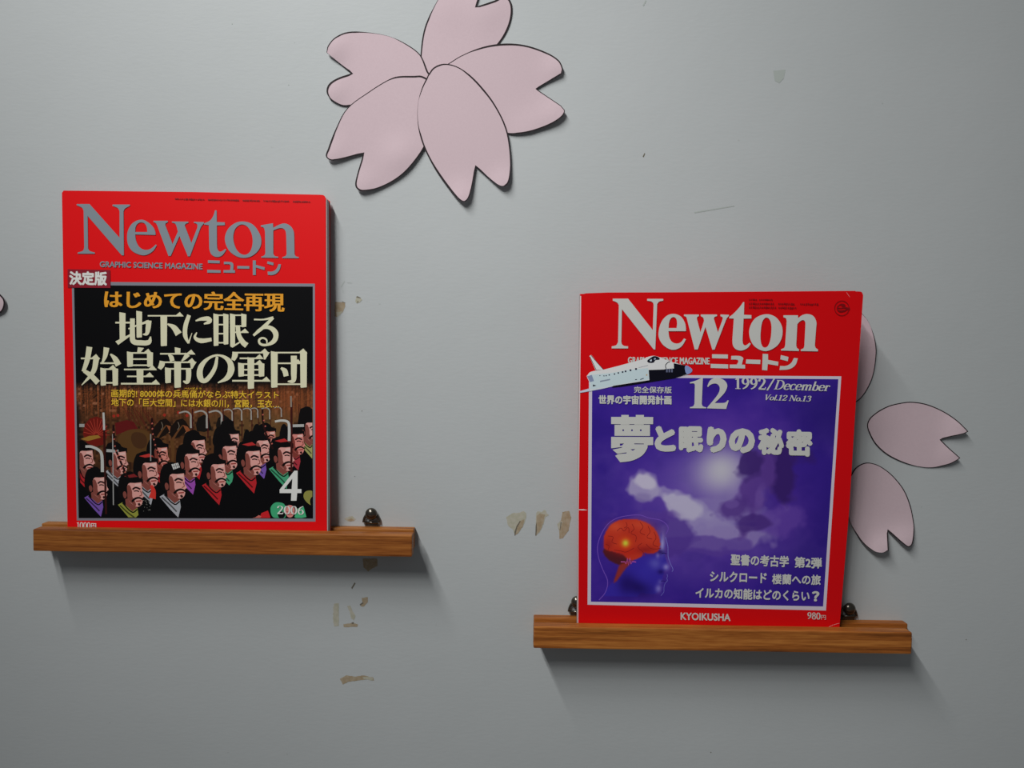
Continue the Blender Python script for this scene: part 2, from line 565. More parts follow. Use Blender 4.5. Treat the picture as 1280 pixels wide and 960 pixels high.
# ------------------------------------------------------------------ the wall with its chipped paint
def build_wall():
    v = [(-4.5, 0, 0), (4.5, 0, 0), (4.5, 0, 3.6), (-4.5, 0, 3.6), (-4.5, .1, 0), (4.5, .1, 0), (4.5, .1, 3.6), (-4.5, .1, 3.6)]
    f = [(0, 1, 2, 3), (5, 4, 7, 6), (4, 0, 3, 7), (1, 5, 6, 2), (3, 2, 6, 7), (4, 5, 1, 0)]
    mi = [0] * 6
    rng = random.Random(11)

    def chip(loop, m, h=0.00012, jag=0.5):
        P = []
        for i in range(len(loop)):                       # ragged rim
            a, b = loop[i], loop[(i + 1) % len(loop)]
            L = math.hypot(b[0] - a[0], b[1] - a[1])
            n = max(1, int(L / 1.6))
            for k in range(n):
                t = k / n
                P.append((a[0] + (b[0] - a[0]) * t + rng.uniform(-jag, jag) * .6, a[1] + (b[1] - a[1]) * t + rng.uniform(-jag, jag) * .6))
        pts, tris = tess([P])
        b = len(v)
        for p in pts: v.append(tuple(at(p[0], p[1], h)))
        for t in tris:
            A, B, Cc = (Vector(v[i + b]) for i in t)
            f.append(tuple(i + b for i in (t if (B - A).cross(Cc - A).y < 0 else t[::-1])))
            mi.append(m)
    z = lambda ox, oy, s, L: [(ox + x / s, oy + y / s) for x, y in L]
    # three chips between the magazines
    Z = lambda L: z(600, 600, 8, L)
    chip(Z([(262, 370), (330, 330), (400, 328), (435, 308), (462, 330), (460, 385), (430, 460), (385, 520), (348, 555), (335, 500), (280, 455)]), 2)
    chip(Z([(400, 410), (445, 390), (430, 460), (385, 530), (348, 556), (352, 510), (368, 450)]), 1, .00016)
    chip(Z([(345, 520), (365, 460), (400, 405), (406, 415), (372, 475), (352, 556), (345, 556)]), 3, .0002, .1)
    chip(Z([(560, 335), (580, 312), (615, 320), (640, 298), (660, 305), (665, 335), (690, 348), (655, 370), (635, 440), (600, 520), (560, 556), (556, 460)]), 2)
    chip(Z([(565, 360), (600, 330), (650, 345), (630, 440), (595, 515), (560, 552)]), 1, .00016)
    chip(Z([(556, 460), (566, 420), (570, 500), (562, 556), (553, 556)]), 3, .0002, .1)
    chip(Z([(825, 318), (890, 310), (912, 370), (895, 455), (885, 505), (830, 580), (795, 590), (790, 500), (770, 445), (812, 400)]), 1)
    chip(Z([(772, 440), (812, 405), (825, 420), (800, 500), (788, 490)]), 2, .00016)
    chip(Z([(806, 420), (815, 420), (803, 500), (797, 500)]), 3, .0002, .1)
    # beside the left magazine
    chip(z(400, 340, 16, [(300, 600), (400, 600), (500, 615), (505, 690), (460, 790), (400, 850), (330, 900), (290, 880)]), 1)
    chip(z(400, 340, 16, [(330, 800), (450, 790), (400, 860), (340, 905)]), 2, .00016)
    chip(z(400, 340, 16, [(430, 595), (450, 590), (505, 612), (500, 622)]), 3, .0002, .1)
    chip(z(400, 340, 16, [(725, 500), (820, 520), (840, 555), (790, 610), (735, 630), (705, 590)]), 2, jag=.3)
    chip(z(400, 340, 16, [(722, 505), (742, 480), (812, 512), (808, 528)]), 3, .0002, .1)
    chip(z(400, 340, 16, [(735, 610), (765, 575), (768, 595), (742, 618)]), 3, .0002, .1)
    for (a, b) in (((415, 300), (490, 175)), ((535, 212), (635, 216)), ((930, 580), (950, 590)), ((1170, 632), (1205, 636)), ((455, 355), (458, 410))):
        chip(z(400, 340, 16, [(a[0], a[1]), (b[0], b[1]), (b[0] + 9, b[1] + 9), (a[0] + 9, a[1] + 9)]), 4, .00012, .05)
    # by the hanger above the left ledge, and under that ledge
    chip(z(380, 620, 6.4, [(320, 180), (360, 165), (385, 160), (415, 185), (400, 200), (355, 205)]), 2, jag=.6)
    chip(z(380, 620, 6.4, [(345, 190), (380, 180), (408, 195), (370, 205)]), 1, .00016, .3)
    chip(z(380, 620, 6.4, [(470, 500), (585, 500), (590, 560), (545, 580), (515, 605), (475, 570)]), 1)
    chip(z(380, 620, 6.4, [(405, 690), (412, 700), (385, 745), (378, 735)]), 3, .00016, .1)
    chip(z(380, 720, 6, [(430, 165), (478, 158), (480, 195), (445, 230), (425, 225), (440, 200)]), 1)
    chip(z(380, 720, 6, [(418, 212), (442, 195), (446, 205), (420, 222)]), 3, .0002, .1)
    chip(z(380, 720, 6, [(222, 210), (260, 205), (262, 375), (225, 380), (218, 300)]), 2, jag=.9)
    chip(z(380, 720, 6, [(322, 225), (345, 222), (385, 300), (375, 335), (355, 320), (340, 260)]), 2, jag=.6)
    chip(z(380, 720, 6, [(295, 362), (365, 352), (405, 362), (400, 380), (298, 384)]), 1, jag=.4)
    chip(z(380, 720, 6, [(355, 350), (372, 345), (375, 358), (360, 360)]), 3, .0002, .05)
    chip(z(380, 720, 6, [(270, 770), (320, 745), (390, 755), (440, 745), (520, 762), (525, 785), (470, 775), (400, 785), (330, 795), (290, 815)]), 1)
    chip(z(380, 720, 6, [(440, 758), (490, 755), (520, 768), (512, 785), (450, 772)]), 2, .00016, .3)
    # faint scuffs high on the right
    chip(z(700, 0, 2.207, [(588, 195), (622, 192), (618, 215), (605, 230), (592, 222)]), 4, jag=.3)
    chip(z(700, 0, 2.207, [(370, 585), (480, 567), (482, 569), (372, 588)]), 4, jag=.15)
    chip(z(700, 0, 2.207, [(228, 432), (233, 422), (235, 424), (231, 434)]), 3, jag=.05)
    chip(z(700, 0, 2.207, [(228, 15), (236, 0), (239, 2), (231, 17)]), 4, jag=.1)
    for i in range(26):                                  # pin-prick specks
        px, py = rng.uniform(10, 1270), rng.uniform(10, 950)
        s = rng.uniform(.35, .7)
        chip([(px - s, py - s), (px + s, py - s * .6), (px + s * .7, py + s), (px - s * .6, py + s)], rng.choice((3, 4, 4)), jag=.05)
    me = bpy.data.meshes.new('wall_back')
    me.from_pydata(v, [], f)
    o = link('wall_back', me, [WALL, PATCH, PATCH_PALE, CRACK, SCUFF])
    me.polygons.foreach_set('material_index', mi)
    tag(o, kind='structure')
    return o


build_wall()


# ------------------------------------------------------------------ wooden ledges
def box_bm(bm, x0, x1, h0, h1, z0, z1, bev=0.0006):
    b = bmesh.new()
    vs = [b.verts.new((x, -h, z)) for z in (z0, z1) for h in (h0, h1) for x in (x0, x1)]
    for q in ((0, 1, 3, 2), (4, 6, 7, 5), (0, 4, 5, 1), (2, 3, 7, 6), (0, 2, 6, 4), (1, 5, 7, 3)):
        b.faces.new([vs[i] for i in q])
    bmesh.ops.recalc_face_normals(b, faces=b.faces)
    bmesh.ops.bevel(b, geom=b.edges[:], offset=bev, segments=2, affect='EDGES', profile=0.6)
    me = bpy.data.meshes.new('t'); b.to_mesh(me); b.free()
    bm.from_mesh(me); bpy.data.meshes.remove(me)


def bm_obj(name, bm, m, parent, smooth=False):
    me = bpy.data.meshes.new(name)
    bmesh.ops.recalc_face_normals(bm, faces=bm.faces)
    bm.to_mesh(me); bm.free()
    if smooth:
        me.polygons.foreach_set('use_smooth', [True] * len(me.polygons))
    return link(name, me, m, parent)


def tube(bm, pts, r, closed=False, n=8):
    P = [Vector(p) for p in pts]
    M = len(P)
    rings = []
    for i in range(M):
        a = P[(i - 1) % M] if closed or i > 0 else P[i]
        b = P[(i + 1) % M] if closed or i < M - 1 else P[i]
        d = (b - a).normalized()
        s = d.cross(Vector((0, 1, 0)))
        if s.length < 1e-4: s = d.cross(Vector((1, 0, 0)))
        s.normalize(); t = d.cross(s).normalized()
        rings.append([bm.verts.new(P[i] + s * r * math.cos(2 * math.pi * k / n) + t * r * math.sin(2 * math.pi * k / n)) for k in range(n)])
    for i in range(M if closed else M - 1):
        A, B = rings[i], rings[(i + 1) % M]
        for k in range(n):
            bm.faces.new((A[k], A[(k + 1) % n], B[(k + 1) % n], B[k]))
    if not closed:
        bm.faces.new(rings[0][::-1]); bm.faces.new(rings[-1])


def hanger(ledge, px, py, ztop):
    """loop hanger on the back rail, held to the wall by a dome-headed screw"""
    c = at(px, py, 0.004)
    bm = bmesh.new()
    zb = ztop - 0.0
    # strap plate rising from the rail
    box_bm(bm, c.x - .0052, c.x + .0052, .0006, .0022, zb - .001, zb + .0026, .0003)
    # bent lip across the plate
    tube(bm, [(c.x - .0054, -.0030, zb + .0036), (c.x + .0054, -.0030, zb + .0036)], .0011)
    # wire loop reaching up behind the screw
    loop = spline(S((-.0066, .0036), (-.0058, .0072), (-.0034, .0108), (0, .0124), (.0034, .0108), (.0058, .0072), (.0066, .0036)), 4, closed=False)
    tube(bm, [(c.x + x, -.0022, zb + z) for x, z in loop], .0011)
    hg = bm_obj('hanger', bm, STEEL, ledge, True)
    # screw: domed head with a cross recess, on its shank
    bm = bmesh.new()
    R, prof = .0050, []
    for k in range(9):
        t = k / 8 * math.pi / 2
        prof.append((R * math.cos(t), .0036 + .0036 * math.sin(t)))
    prof = [(.0016, .0002), (.0016, .0034), (R * .96, .0034)] + prof
    n = 32
    rings = []
    for r, h in prof[:-1]:
        rings.append([bm.verts.new((c.x + r * math.cos(2 * math.pi * k / n), -h, c.z + r * math.sin(2 * math.pi * k / n))) for k in range(n)])
    for i in range(len(rings) - 1):
        for k in range(n):
            bm.faces.new((rings[i][k], rings[i][(k + 1) % n], rings[i + 1][(k + 1) % n], rings[i + 1][k]))
    tip = bm.verts.new((c.x, -prof[-1][1], c.z))
    for k in range(n):
        bm.faces.new((rings[-1][k], rings[-1][(k + 1) % n], tip))
    bm.faces.new(rings[0])
    sc = bm_obj('screw', bm, STEEL, hg, True)
    bm = bmesh.new()
    for ang in (0.5, 0.5 + math.pi / 2):
        dx, dz = math.cos(ang), math.sin(ang)
        P = [(-.0026, -.0004), (.0026, -.0004), (.0026, .0004), (-.0026, .0004)]
        for h in (.0071,):
            vs = [bm.verts.new((c.x + a * dx - b * dz, -(h + .0002), c.z + a * dz + b * dx)) for a, b in P]
            bm.faces.new(vs)
    bm.free()
    return hg


def ledge(x0, x1, fx0, fx1, ztop, m, label, grp, hangers):
    r = empty('picture_ledge', ((x0 + x1) / 2, 0, ztop - .018))
    tag(r, label, 'shelf', grp)
    bm = bmesh.new(); box_bm(bm, x0, x1, 0.0002, .0092, ztop - .017, ztop, .0009)
    bm_obj('back_rail', bm, m[0], r)
    bm = bmesh.new(); box_bm(bm, fx0, fx1, .0188, .0298, ztop - .0176, ztop, .0011)
    bm_obj('front_rail', bm, m[1], r)
    bm = bmesh.new(); box_bm(bm, x0 + .001, x1 - .001, .0092, .0188, ztop - .0165, ztop - .0085, .0003)
    bm_obj('groove_floor', bm, m[0], r)
    for px, py in hangers: hanger(r, px, py, ztop)
    return r


ZL = (at(62, 651.7).z + at(519, 658).z) / 2
ZR = (at(667, 767.3).z + at(1128, 775.5).z) / 2
# top edges read from the photo at both ends
WD, WM, WL_ = alb((104, 58, 18), 1.25), alb((142, 84, 32), 1.25), alb((176, 116, 54), 1.25)
wood_a = wood('ledge_wood_golden', 1.3, WD, WM, WL_)
wood_b = wood('ledge_wood_brown', 4.1, alb((98, 50, 14), 1.25), alb((130, 72, 24), 1.25), alb((162, 100, 42), 1.25))
wood_c = wood('ledge_wood_amber', 7.7, alb((104, 56, 16), 1.3), alb((142, 80, 28), 1.3), alb((174, 110, 48), 1.3))
fL0, fL1 = at(41, 672, .0298).x, at(515, 683, .0298).x
fR0, fR1 = at(667, 796, .0298).x, at(1140, 803, .0298).x
ledge(at(60, 654).x, at(519, 660).x, fL0, fL1, ZL, (wood_a, wood_b), 'wooden wall ledge on the left, under the magazine with the terracotta army', 'wooden ledges on the wall', [(464, 642.5)])
ledge(at(667, 770).x, at(1128, 777).x, fR0, fR1, ZR, (wood_c, wood_c), 'wooden wall ledge on the right, under the magazine with the purple cover picture', 'wooden ledges on the wall', [(721.5, 752.5), (1062, 761)])


# ------------------------------------------------------------------ paper petals
def petal(name, px_loop, h0, bumps=(), parent=None, line=(0.8, 2.5), seed=1, n=5):
    rng = random.Random(seed)
    C = spline(px_loop, n)
    # even out the contour
    P = []
    for i in range(len(C)):
        a, b = C[i], C[(i + 1) % len(C)]
        L = math.hypot(b[0] - a[0], b[1] - a[1])
        k = max(1, int(L / 4))
        for j in range(k): P.append((a[0] + (b[0] - a[0]) * j / k, a[1] + (b[1] - a[1]) * j / k))
    area2 = sum(P[i][0] * P[(i + 1) % len(P)][1] - P[(i + 1) % len(P)][0] * P[i][1] for i in range(len(P)))
    if area2 < 0: P = P[::-1]
    M = len(P)

    def hh(x, y):
        h = h0
        for bx, by, amp, rad in bumps:
            h += amp * .0008 * math.exp(-((x - bx) ** 2 + (y - by) ** 2) / (rad * rad))
        return h

    def inside(x, y):
        c = False
        for i in range(M):
            (xa, ya), (xb, yb) = P[i], P[i - 1]
            if (ya > y) != (yb > y) and x < (xb - xa) * (y - ya) / (yb - ya) + xa: c = not c
        return c
    xs, ys = [p[0] for p in P], [p[1] for p in P]
    pts = [Vector(p) for p in P]
    y = min(ys) + 4
    while y < max(ys):
        x = min(xs) + 4
        while x < max(xs):
            if inside(x, y) and min((x - p[0]) ** 2 + (y - p[1]) ** 2 for p in P) > 12:
                pts.append(Vector((x, y)))
            x += 8
        y += 8
    ov, oe, of, *_ = delaunay_2d_cdt(pts, [(i, (i + 1) % M) for i in range(M)], [], 1, 1e-4)
    T = .00028
    v = [tuple(at(p.x, p.y, hh(p.x, p.y))) for p in ov]
    nf = len(v)
    v += [(q[0], q[1] + T, q[2]) for q in v]
    f, mi = [], []
    for t in of:
        A, B, Cc = (Vector(v[i]) for i in t[:3])
        t = tuple(t) if (B - A).cross(Cc - A).y < 0 else tuple(t[::-1])
        f.append(t); mi.append(0)
        f.append(tuple(i + nf for i in t[::-1])); mi.append(0)
    cnt = {}
    for t in of:
        for i in range(len(t)):
            e = (t[i], t[(i + 1) % len(t)]); cnt[tuple(sorted(e))] = cnt.get(tuple(sorted(e)), 0) + 1
    for (a, b), c in cnt.items():
        if c == 1:
            k0 = len(v); v += [v[a], v[b], v[b + nf], v[a + nf]]
            f.append((k0, k0 + 1, k0 + 2, k0 + 3)); mi.append(1)
    # hand-drawn outline along the rim, its width wavering
    W, w = [], rng.uniform(*line)
    tgt = w
    for i in range(M):
        if i % 9 == 0: tgt = rng.uniform(*line) if rng.random() > .12 else .12
        w += (tgt - w) * .3
        W.append(w)
    base = len(v)
    for i in range(M):
        a, b = P[i - 1], P[(i + 1) % M]
        dx, dy = b[0] - a[0], b[1] - a[1]
        l = math.hypot(dx, dy) or 1
        nx, ny = -dy / l, dx / l                       # inward for this winding
        o = P[i]; q = (P[i][0] + nx * W[i], P[i][1] + ny * W[i])
        v.append(tuple(at(o[0], o[1], hh(*o) + .00006)))
        v.append(tuple(at(q[0], q[1], hh(*q) + .00006)))
    for i in range(M):
        j = (i + 1) % M
        q = (base + 2 * i, base + 2 * j, base + 2 * j + 1, base + 2 * i + 1)
        A, B, Cc = (Vector(v[k]) for k in q[:3])
        f.append(q if (B - A).cross(Cc - A).y < 0 else q[::-1]); mi.append(1)
    me = bpy.data.meshes.new(name)
    me.from_pydata(v, [], f)
    o = link(name, me, [PAPER, MARKER], parent)
    me.polygons.foreach_set('material_index', mi)
    me.polygons.foreach_set('use_smooth', [m == 0 for m in mi])
    return o


def Zf(ox, oy, s, L):
    return [(ox + p[0] / s, oy + p[1] / s) + tuple(p[2:]) for p in L]


fl = empty('paper_flower', at(531, 93))
tag(fl, 'pink paper cherry blossom of five notched petals, outlined in black, high on the wall', 'paper flower')
A = lambda L: Zf(390, 0, 3.765, L)
petal('petal', A([(540, 352), (515, 310, 1), (512, 240, 1), (530, 130, 1), (575, 30, 1), (640, -70, 1), (740, -140, 1), (795, -140, 1), (800, -70, 1), (772, 32),
                  (860, 2), (905, -18, 1), (935, 5, 1), (942, 60, 1), (925, 130, 1), (885, 200, 1), (800, 290, 1), (660, 345, 1)]), .0006, [(610, 12, 1.5, 26), (560, 10, .8, 24)], fl, seed=3)
petal('petal', A([(580, 385), (545, 335), (510, 258, 1), (440, 205, 1), (360, 170, 1), (260, 152, 1), (170, 150, 1), (110, 175, 1), (75, 215, 1), (68, 247), (185, 345),
                  (115, 370, 1), (76, 400, 1), (70, 440, 1), (100, 476, 1), (160, 500, 1), (300, 470, 1), (450, 400, 1)]), .0010, [(412, 62, 3.0, 18), (415, 115, 2, 16)], fl, seed=5)
petal('petal', A([(560, 350), (600, 320, 1), (640, 300, 1), (700, 263, 1), (800, 222, 1), (900, 205, 1), (1000, 212, 1), (1100, 245, 1), (1160, 282, 1), (1180, 320, 1), (1175, 347), (1055, 418),
                  (1172, 497), (1190, 527, 1), (1150, 570, 1), (1060, 610, 1), (980, 628, 1), (918, 626, 1), (800, 590, 1), (660, 470, 1)]), .0016, [(700, 145, 3.5, 24), (700, 85, 2.5, 18), (660, 165, 1.5, 22)], fl, seed=8)
petal('petal', A([(590, 400), (520, 358, 1), (480, 357, 1), (400, 360, 1), (350, 380, 1), (270, 430, 1), (165, 510, 1), (110, 610, 1), (75, 700, 1), (66, 738, 1), (98, 755, 1), (242, 722),
                  (205, 850, 1), (208, 885, 1), (240, 900, 1), (330, 878, 1), (420, 825, 1), (490, 750, 1), (540, 670, 1), (580, 540, 1)]), .0022, [(412, 195, 2.5, 18), (450, 235, 2.5, 20), (500, 195, 2.2, 22)], fl, seed=13)
petal('petal', A([(545, 355), (572, 318, 1), (620, 300, 1), (680, 312, 1), (740, 350, 1), (800, 410, 1), (860, 490, 1), (910, 590, 1), (930, 690, 1), (935, 800, 1), (925, 860, 1), (900, 878, 1), (865, 862, 1), (770, 780),
                  (745, 910, 1), (720, 948, 1), (690, 935, 1), (640, 880, 1), (570, 780, 1), (525, 690, 1), (500, 600, 1), (497, 500, 1), (515, 420, 1)]), .0030, [(580, 250, 3.5, 20), (632, 232, 2.8, 18)], fl, seed=21)

B6 = lambda L: Zf(1020, 380, 5.333, L)
B7 = lambda L: Zf(1020, 540, 5.333, L)
GP = 'pink paper petals around the right magazine'
o = petal('paper_petal', B6([(300, 55), (345, 110, 1), (380, 190, 1), (400, 270, 1), (402, 340, 1), (380, 480, 1), (330, 590, 1), (275, 650, 1), (180, 690, 1), (90, 640, 1), (50, 480, 1), (60, 300, 1), (120, 140, 1), (200, 60, 1), (215, 170)]), .0006, [(1095, 445, 1.0, 30)], None, (.8, 1.3), 31)
tag(o, 'pink paper petal mostly hidden behind the right edge of the purple magazine', 'paper petal', GP)
o = petal('paper_petal', B6([(342, 800, 1), (375, 745, 1), (470, 685, 1), (560, 660, 1), (640, 652, 1), (740, 668, 1), (850, 715, 1), (940, 775, 1), (1000, 832, 1), (1016, 850), (985, 866, 1), (900, 885, 1), (830, 903),
                             (890, 962), (962, 1026), (945, 1040, 1), (890, 1068, 1), (800, 1088, 1), (720, 1088, 1), (600, 1063, 1), (480, 1008, 1), (400, 938, 1), (355, 860, 1)]), .0008, [(1208, 538, 5.5, 24), (1198, 573, 4.0, 20), (1088, 530, 1.5, 25)], None, (.8, 1.3), 33)
tag(o, 'pink paper petal lying sideways to the right of the magazine, notch pointing right', 'paper petal', GP)
o = petal('paper_petal', B7([(235, 285, 1), (270, 235, 1), (330, 205, 1), (400, 215, 1), (470, 255, 1), (530, 310, 1), (590, 390, 1), (630, 490, 1), (650, 590, 1), (655, 650, 1), (645, 740, 1), (625, 766, 1), (602, 762, 1), (478, 655),
                             (485, 790), (440, 806, 1), (380, 790, 1), (310, 735, 1), (260, 660, 1), (225, 590, 1), (208, 500, 1), (206, 400, 1), (217, 330, 1)]), .0008, [(1104, 692, 9.0, 24), (1138, 682, 5.0, 20), (1075, 665, 3.0, 26)], None, (.7, 1.4), 35)
tag(o, 'pink paper petal lowest on the right, notch pointing down, tips curling off the wall', 'paper petal', GP)
o = petal('paper_petal', [(-90, 385, 1), (-70, 360, 1), (-35, 350, 1), (-8, 362, 1), (4, 372, 1), (6, 380, 1), (2, 390, 1), (-12, 397), (-30, 396), (-10, 410), (-40, 425, 1), (-75, 415, 1)], .0008, [(5, 380, 3, 20)], None, (1.2, 2.2), 41)
tag(o, 'tip of a pink paper petal cut off at the left edge of the photo', 'paper petal')


# ------------------------------------------------------------------ magazines
def prism(bm, loop3, n, t0, t1):
    a = [bm.verts.new(p + n * t0) for p in loop3]
    b = [bm.verts.new(p + n * t1) for p in loop3]
    bm.faces.new(a); bm.faces.new(b[::-1])
    for i in range(len(a)):
        j = (i + 1) % len(a)
        bm.faces.new((a[i], b[i], b[j], a[j]))


def mag_body(root, pl, front, pages, back, thick, red):
    """front cover, block of pages, back cover, all leaning in one plane"""
    n = pl.n
    P = lambda L, off=0: [pl.at(x, y) for x, y in L]
    bm = bmesh.new(); prism(bm, P(front), n, 0.0, -.0003)
    bm_obj('front_cover', bm, red, root)
    bm = bmesh.new(); prism(bm, P(pages), n, -.00032, -thick + .0003)
    bm_obj('page_block', bm, PAGES, root)
    bm = bmesh.new(); prism(bm, P(back), n, -thick + .00028, -thick)
    bm_obj('back_cover', bm, red, root)


class Paint:
    """a small grid painting whose colours become the ink of a printed picture"""
    def __init__(self, x0, y0, x1, y1, step, base):
        self.xs = np.arange(x0, x1 + step * .5, step); self.ys = np.arange(y0, y1 + step * .5, step)
        self.X, self.Y = np.meshgrid(self.xs, self.ys)
        self.a = np.zeros(self.X.shape + (3,)); self.a[:] = base

    def mix(self, m, c):
        self.a = self.a * (1 - m[..., None]) + np.array(c, float) * m[..., None]

    def blob(self, cx, cy, rx, ry, c, al=1.0, rot=0.0, hard=1.0):
        t = math.radians(rot)
        dx, dy = self.X - cx, self.Y - cy
        u = (dx * math.cos(t) + dy * math.sin(t)) / rx; v = (-dx * math.sin(t) + dy * math.cos(t)) / ry
        self.mix(al * np.exp(-(u * u + v * v) ** hard), c)

    def shape(self, loop, c, al=1.0, soft=2):
        m = np.zeros(self.X.shape, bool)
        for i in range(len(loop)):
            (xa, ya), (xb, yb) = loop[i], loop[i - 1]
            if ya == yb: continue
            m ^= ((ya > self.Y) != (yb > self.Y)) & (self.X < (xb - xa) * (self.Y - ya) / (yb - ya) + xa)
        m = m.astype(float)
        for _ in range(soft):
            p = np.pad(m, 1, mode='edge')
            m = (p[1:-1, 1:-1] * 2 + p[:-2, 1:-1] + p[2:, 1:-1] + p[1:-1, :-2] + p[1:-1, 2:]) / 6
        self.mix(m * al, c)

    def into(self, sh, quad, k):
        """the grid is laid over the given quad"""
        f = quad_map(quad)
        H, W = self.X.shape
        lin = np.where(self.a <= 10.3, self.a / 255 / 12.92, ((np.clip(self.a, 0, 255) / 255 + .055) / 1.055) ** 2.4) * k
        lin = np.clip(lin, 0, .88)
        b = len(sh.v)
        for j in range(H):
            for i in range(W):
                x, y = f(i / (W - 1), j / (H - 1))
                sh.v.append(sh.pl.at(x, y, sh.off)); sh.c.append(tuple(lin[j, i]))
        for j in range(H - 1):
            for i in range(W - 1):
                a = b + j * W + i
                sh.f.append((a, a + 1, a + W + 1, a + W))
        sh.boxes.append((-9e9, -9e9, 9e9, 9e9)); sh.levels.append(2)


def cloud_noise(shape, cells, seed):
    r = np.random.RandomState(seed)
    H, W = shape
    out = np.zeros(shape)
    amp = 1.0
    for o in range(4):
        n = cells * 2 ** o
        g = r.rand(n + 2, n + 2)
        y = np.linspace(0, n, H); x = np.linspace(0, n, W)
        yi, xi = np.minimum(y.astype(int), n - 1), np.minimum(x.astype(int), n - 1)
        fy, fx = y - yi, x - xi
        fy, fx = (fy * fy * (3 - 2 * fy))[:, None], (fx * fx * (3 - 2 * fx))[None, :]
        a = g[yi][:, xi]; b = g[yi][:, xi + 1]; c = g[yi + 1][:, xi]; d = g[yi + 1][:, xi + 1]
        out += amp * ((a * (1 - fx) + b * fx) * (1 - fy) + (c * (1 - fx) + d * fx) * fy - .5)
        amp *= .55
    return out


# ---- left magazine: the terracotta army
KL = 1.32
RED_L = mat('glossy_red_cover', (0.86, 0.0045, 0.007), 0.38, 0.2)
pl = Plane(at(84.5, 664, .0180), at(408.5, 669, .0180), at(77.5, 238, .0125))
ml = empty('magazine', at(246, 668, .014))
tag(ml, 'red magazine with a black cover picture of the terracotta army, standing on the left ledge', 'magazine')
front = [(84.5, 665)] + [(77.4, 241), (79.5, 238.2), (243, 240), (400, 243.4)] + spline([(400, 243.4), (405, 244.3, 1), (407.3, 248)], 4, closed=False)[1:] + [(408.6, 664), (408.6, 670)]
pages = [(85.5, 664.5), (79, 242), (243, 241), (404, 244.4), (408.4, 249), (410.0, 669)]
back = [(84.5, 665), (77.6, 240), (404, 244.6), (409.5, 249), (410.6, 670)]
mag_body(ml, pl, front, pages, back, .0085, RED_L)

sh = Sheet(pl, .00006)
outer = [(89.8, 352), (393.6, 354.6), (394.4, 652), (96, 650.6)]
sh.poly(outer)
sh.build('picture_border', mat('silver_print', alb((122, 122, 132), KL), .45, .35), ml)

inner = [(92.6, 356.5), (391.0, 358.2), (391.3, 648.2), (98.4, 647.6)]
pt = Paint(92, 357, 392, 649, 1.0, (10, 10, 12))
rs = np.random.RandomState(5)
H_, W_ = pt.X.shape
streak = np.repeat(rs.rand(1, W_), H_, 0) * .6 + rs.rand(H_, W_) * .4
rows = np.repeat(rs.rand(H_, 1), W_, 1)
m = np.clip((pt.Y - 478) / 16, 0, 1) * np.clip((620 - pt.Y) / 45, 0, 1)
pt.mix(m, (74, 45, 27))
far = np.clip((pt.Y - 478) / 14, 0, 1) * np.clip((528 - pt.Y) / 18, 0, 1)
pt.mix(far * (streak > .45) * .75, (120, 62, 34))
pt.mix(far * (streak > .72) * .7, (150, 84, 50))
pt.mix(far * (streak < .25) * .8, (28, 16, 14))
blk = rs.rand(H_ // 3 + 1, W_ // 3 + 1).repeat(3, 0).repeat(3, 1)[:H_, :W_]
pt.mix(far * (blk > .9) * .7, (170, 110, 80))
pt.blob(330, 535, 70, 30, (104, 78, 46), .75)
pt.blob(290, 545, 50, 26, (96, 70, 40), .5)
pt.blob(175, 550, 40, 34, (84, 50, 24), .7)
pt.blob(245, 570, 40, 22, (88, 50, 26), .5)
pt.blob(240, 505, 60, 12, (92, 54, 32), .6)
pt.blob(365, 500, 30, 20, (128, 66, 36), .55)
m2 = np.clip((pt.Y - 520) / 10, 0, 1) * np.clip((600 - pt.Y) / 20, 0, 1)
pt.mix(m2 * (blk > .82) * .35, (130, 90, 60))
pt.mix(m2 * (blk < .2) * .5, (26, 16, 14))
pt.mix(np.clip((pt.Y - 596) / 26, 0, 1), (10, 10, 12))
pt.mix(np.clip((100 - pt.X) / 6, 0, 1) * np.clip((pt.Y - 500) / 10, 0, 1) * .7, (12, 11, 12))
ink = Sheet(pl, .00010)
pt.into(ink, inner, KL)
c_ = lambda *rgb: alb(rgb, KL)
ZZ = lambda L: Zf(60, 440, 3.454, L)
Z3 = lambda L: Zf(85, 490, 8, L)
Z4 = lambda L: Zf(235, 490, 8, L)


BOX = (99.2, 358.6, 390.4, 647.4)
def keep(L): return [(max(BOX[0], min(BOX[2], p[0])), max(BOX[1], min(BOX[3], p[1]))) for p in L]
def ip(L, col): ink.poly(keep(L), c_(*col))
def istroke(L, w, col, w1=None): ink.quads([keep(q) for q in stroke(L, w, w1, n=4)], c_(*col))


# chariot with its parasol wheel, and horses
ip(Z3([(150, 420), (165, 330), (220, 265), (290, 245), (350, 270), (385, 340), (390, 450), (350, 530), (270, 545), (190, 510)]), (104, 26, 20))
for k in range(11):
    t = math.radians(190 + k * 17)
    istroke(Z3([(285 + 20 * math.cos(t), 430 + 18 * math.sin(t)), (285 + 130 * math.cos(t), 430 + 165 * math.sin(t))]), .7, (166, 58, 44))
ip(Z3([(470, 310), (590, 280), (660, 300), (700, 370), (560, 400), (480, 430)]), (92, 24, 24))
ip(Z3([(130, 470), (210, 440), (300, 430), (330, 455), (200, 490)]), (146, 108, 44))
ip(spline(Z3(S((500, 470), (560, 400), (680, 370), (800, 400), (830, 500), (830, 640), (760, 700), (620, 700), (520, 640))), 4), (86, 58, 30))
ip(spline(Z3(S((640, 420), (740, 410), (790, 470), (760, 560), (660, 540))), 4), (70, 44, 26))
for k in range(3): istroke(Z3([(880 + k * 80, 480), (895 + k * 78, 600), (885 + k * 80, 700)]), 5, (92, 60, 32), 3)
for k in range(9):
    istroke(Z3([(560 + k * 30, 160 + (k % 3) * 20), (640 + k * 32, 330 + (k % 2) * 40)]), .6, (84, 20, 22))
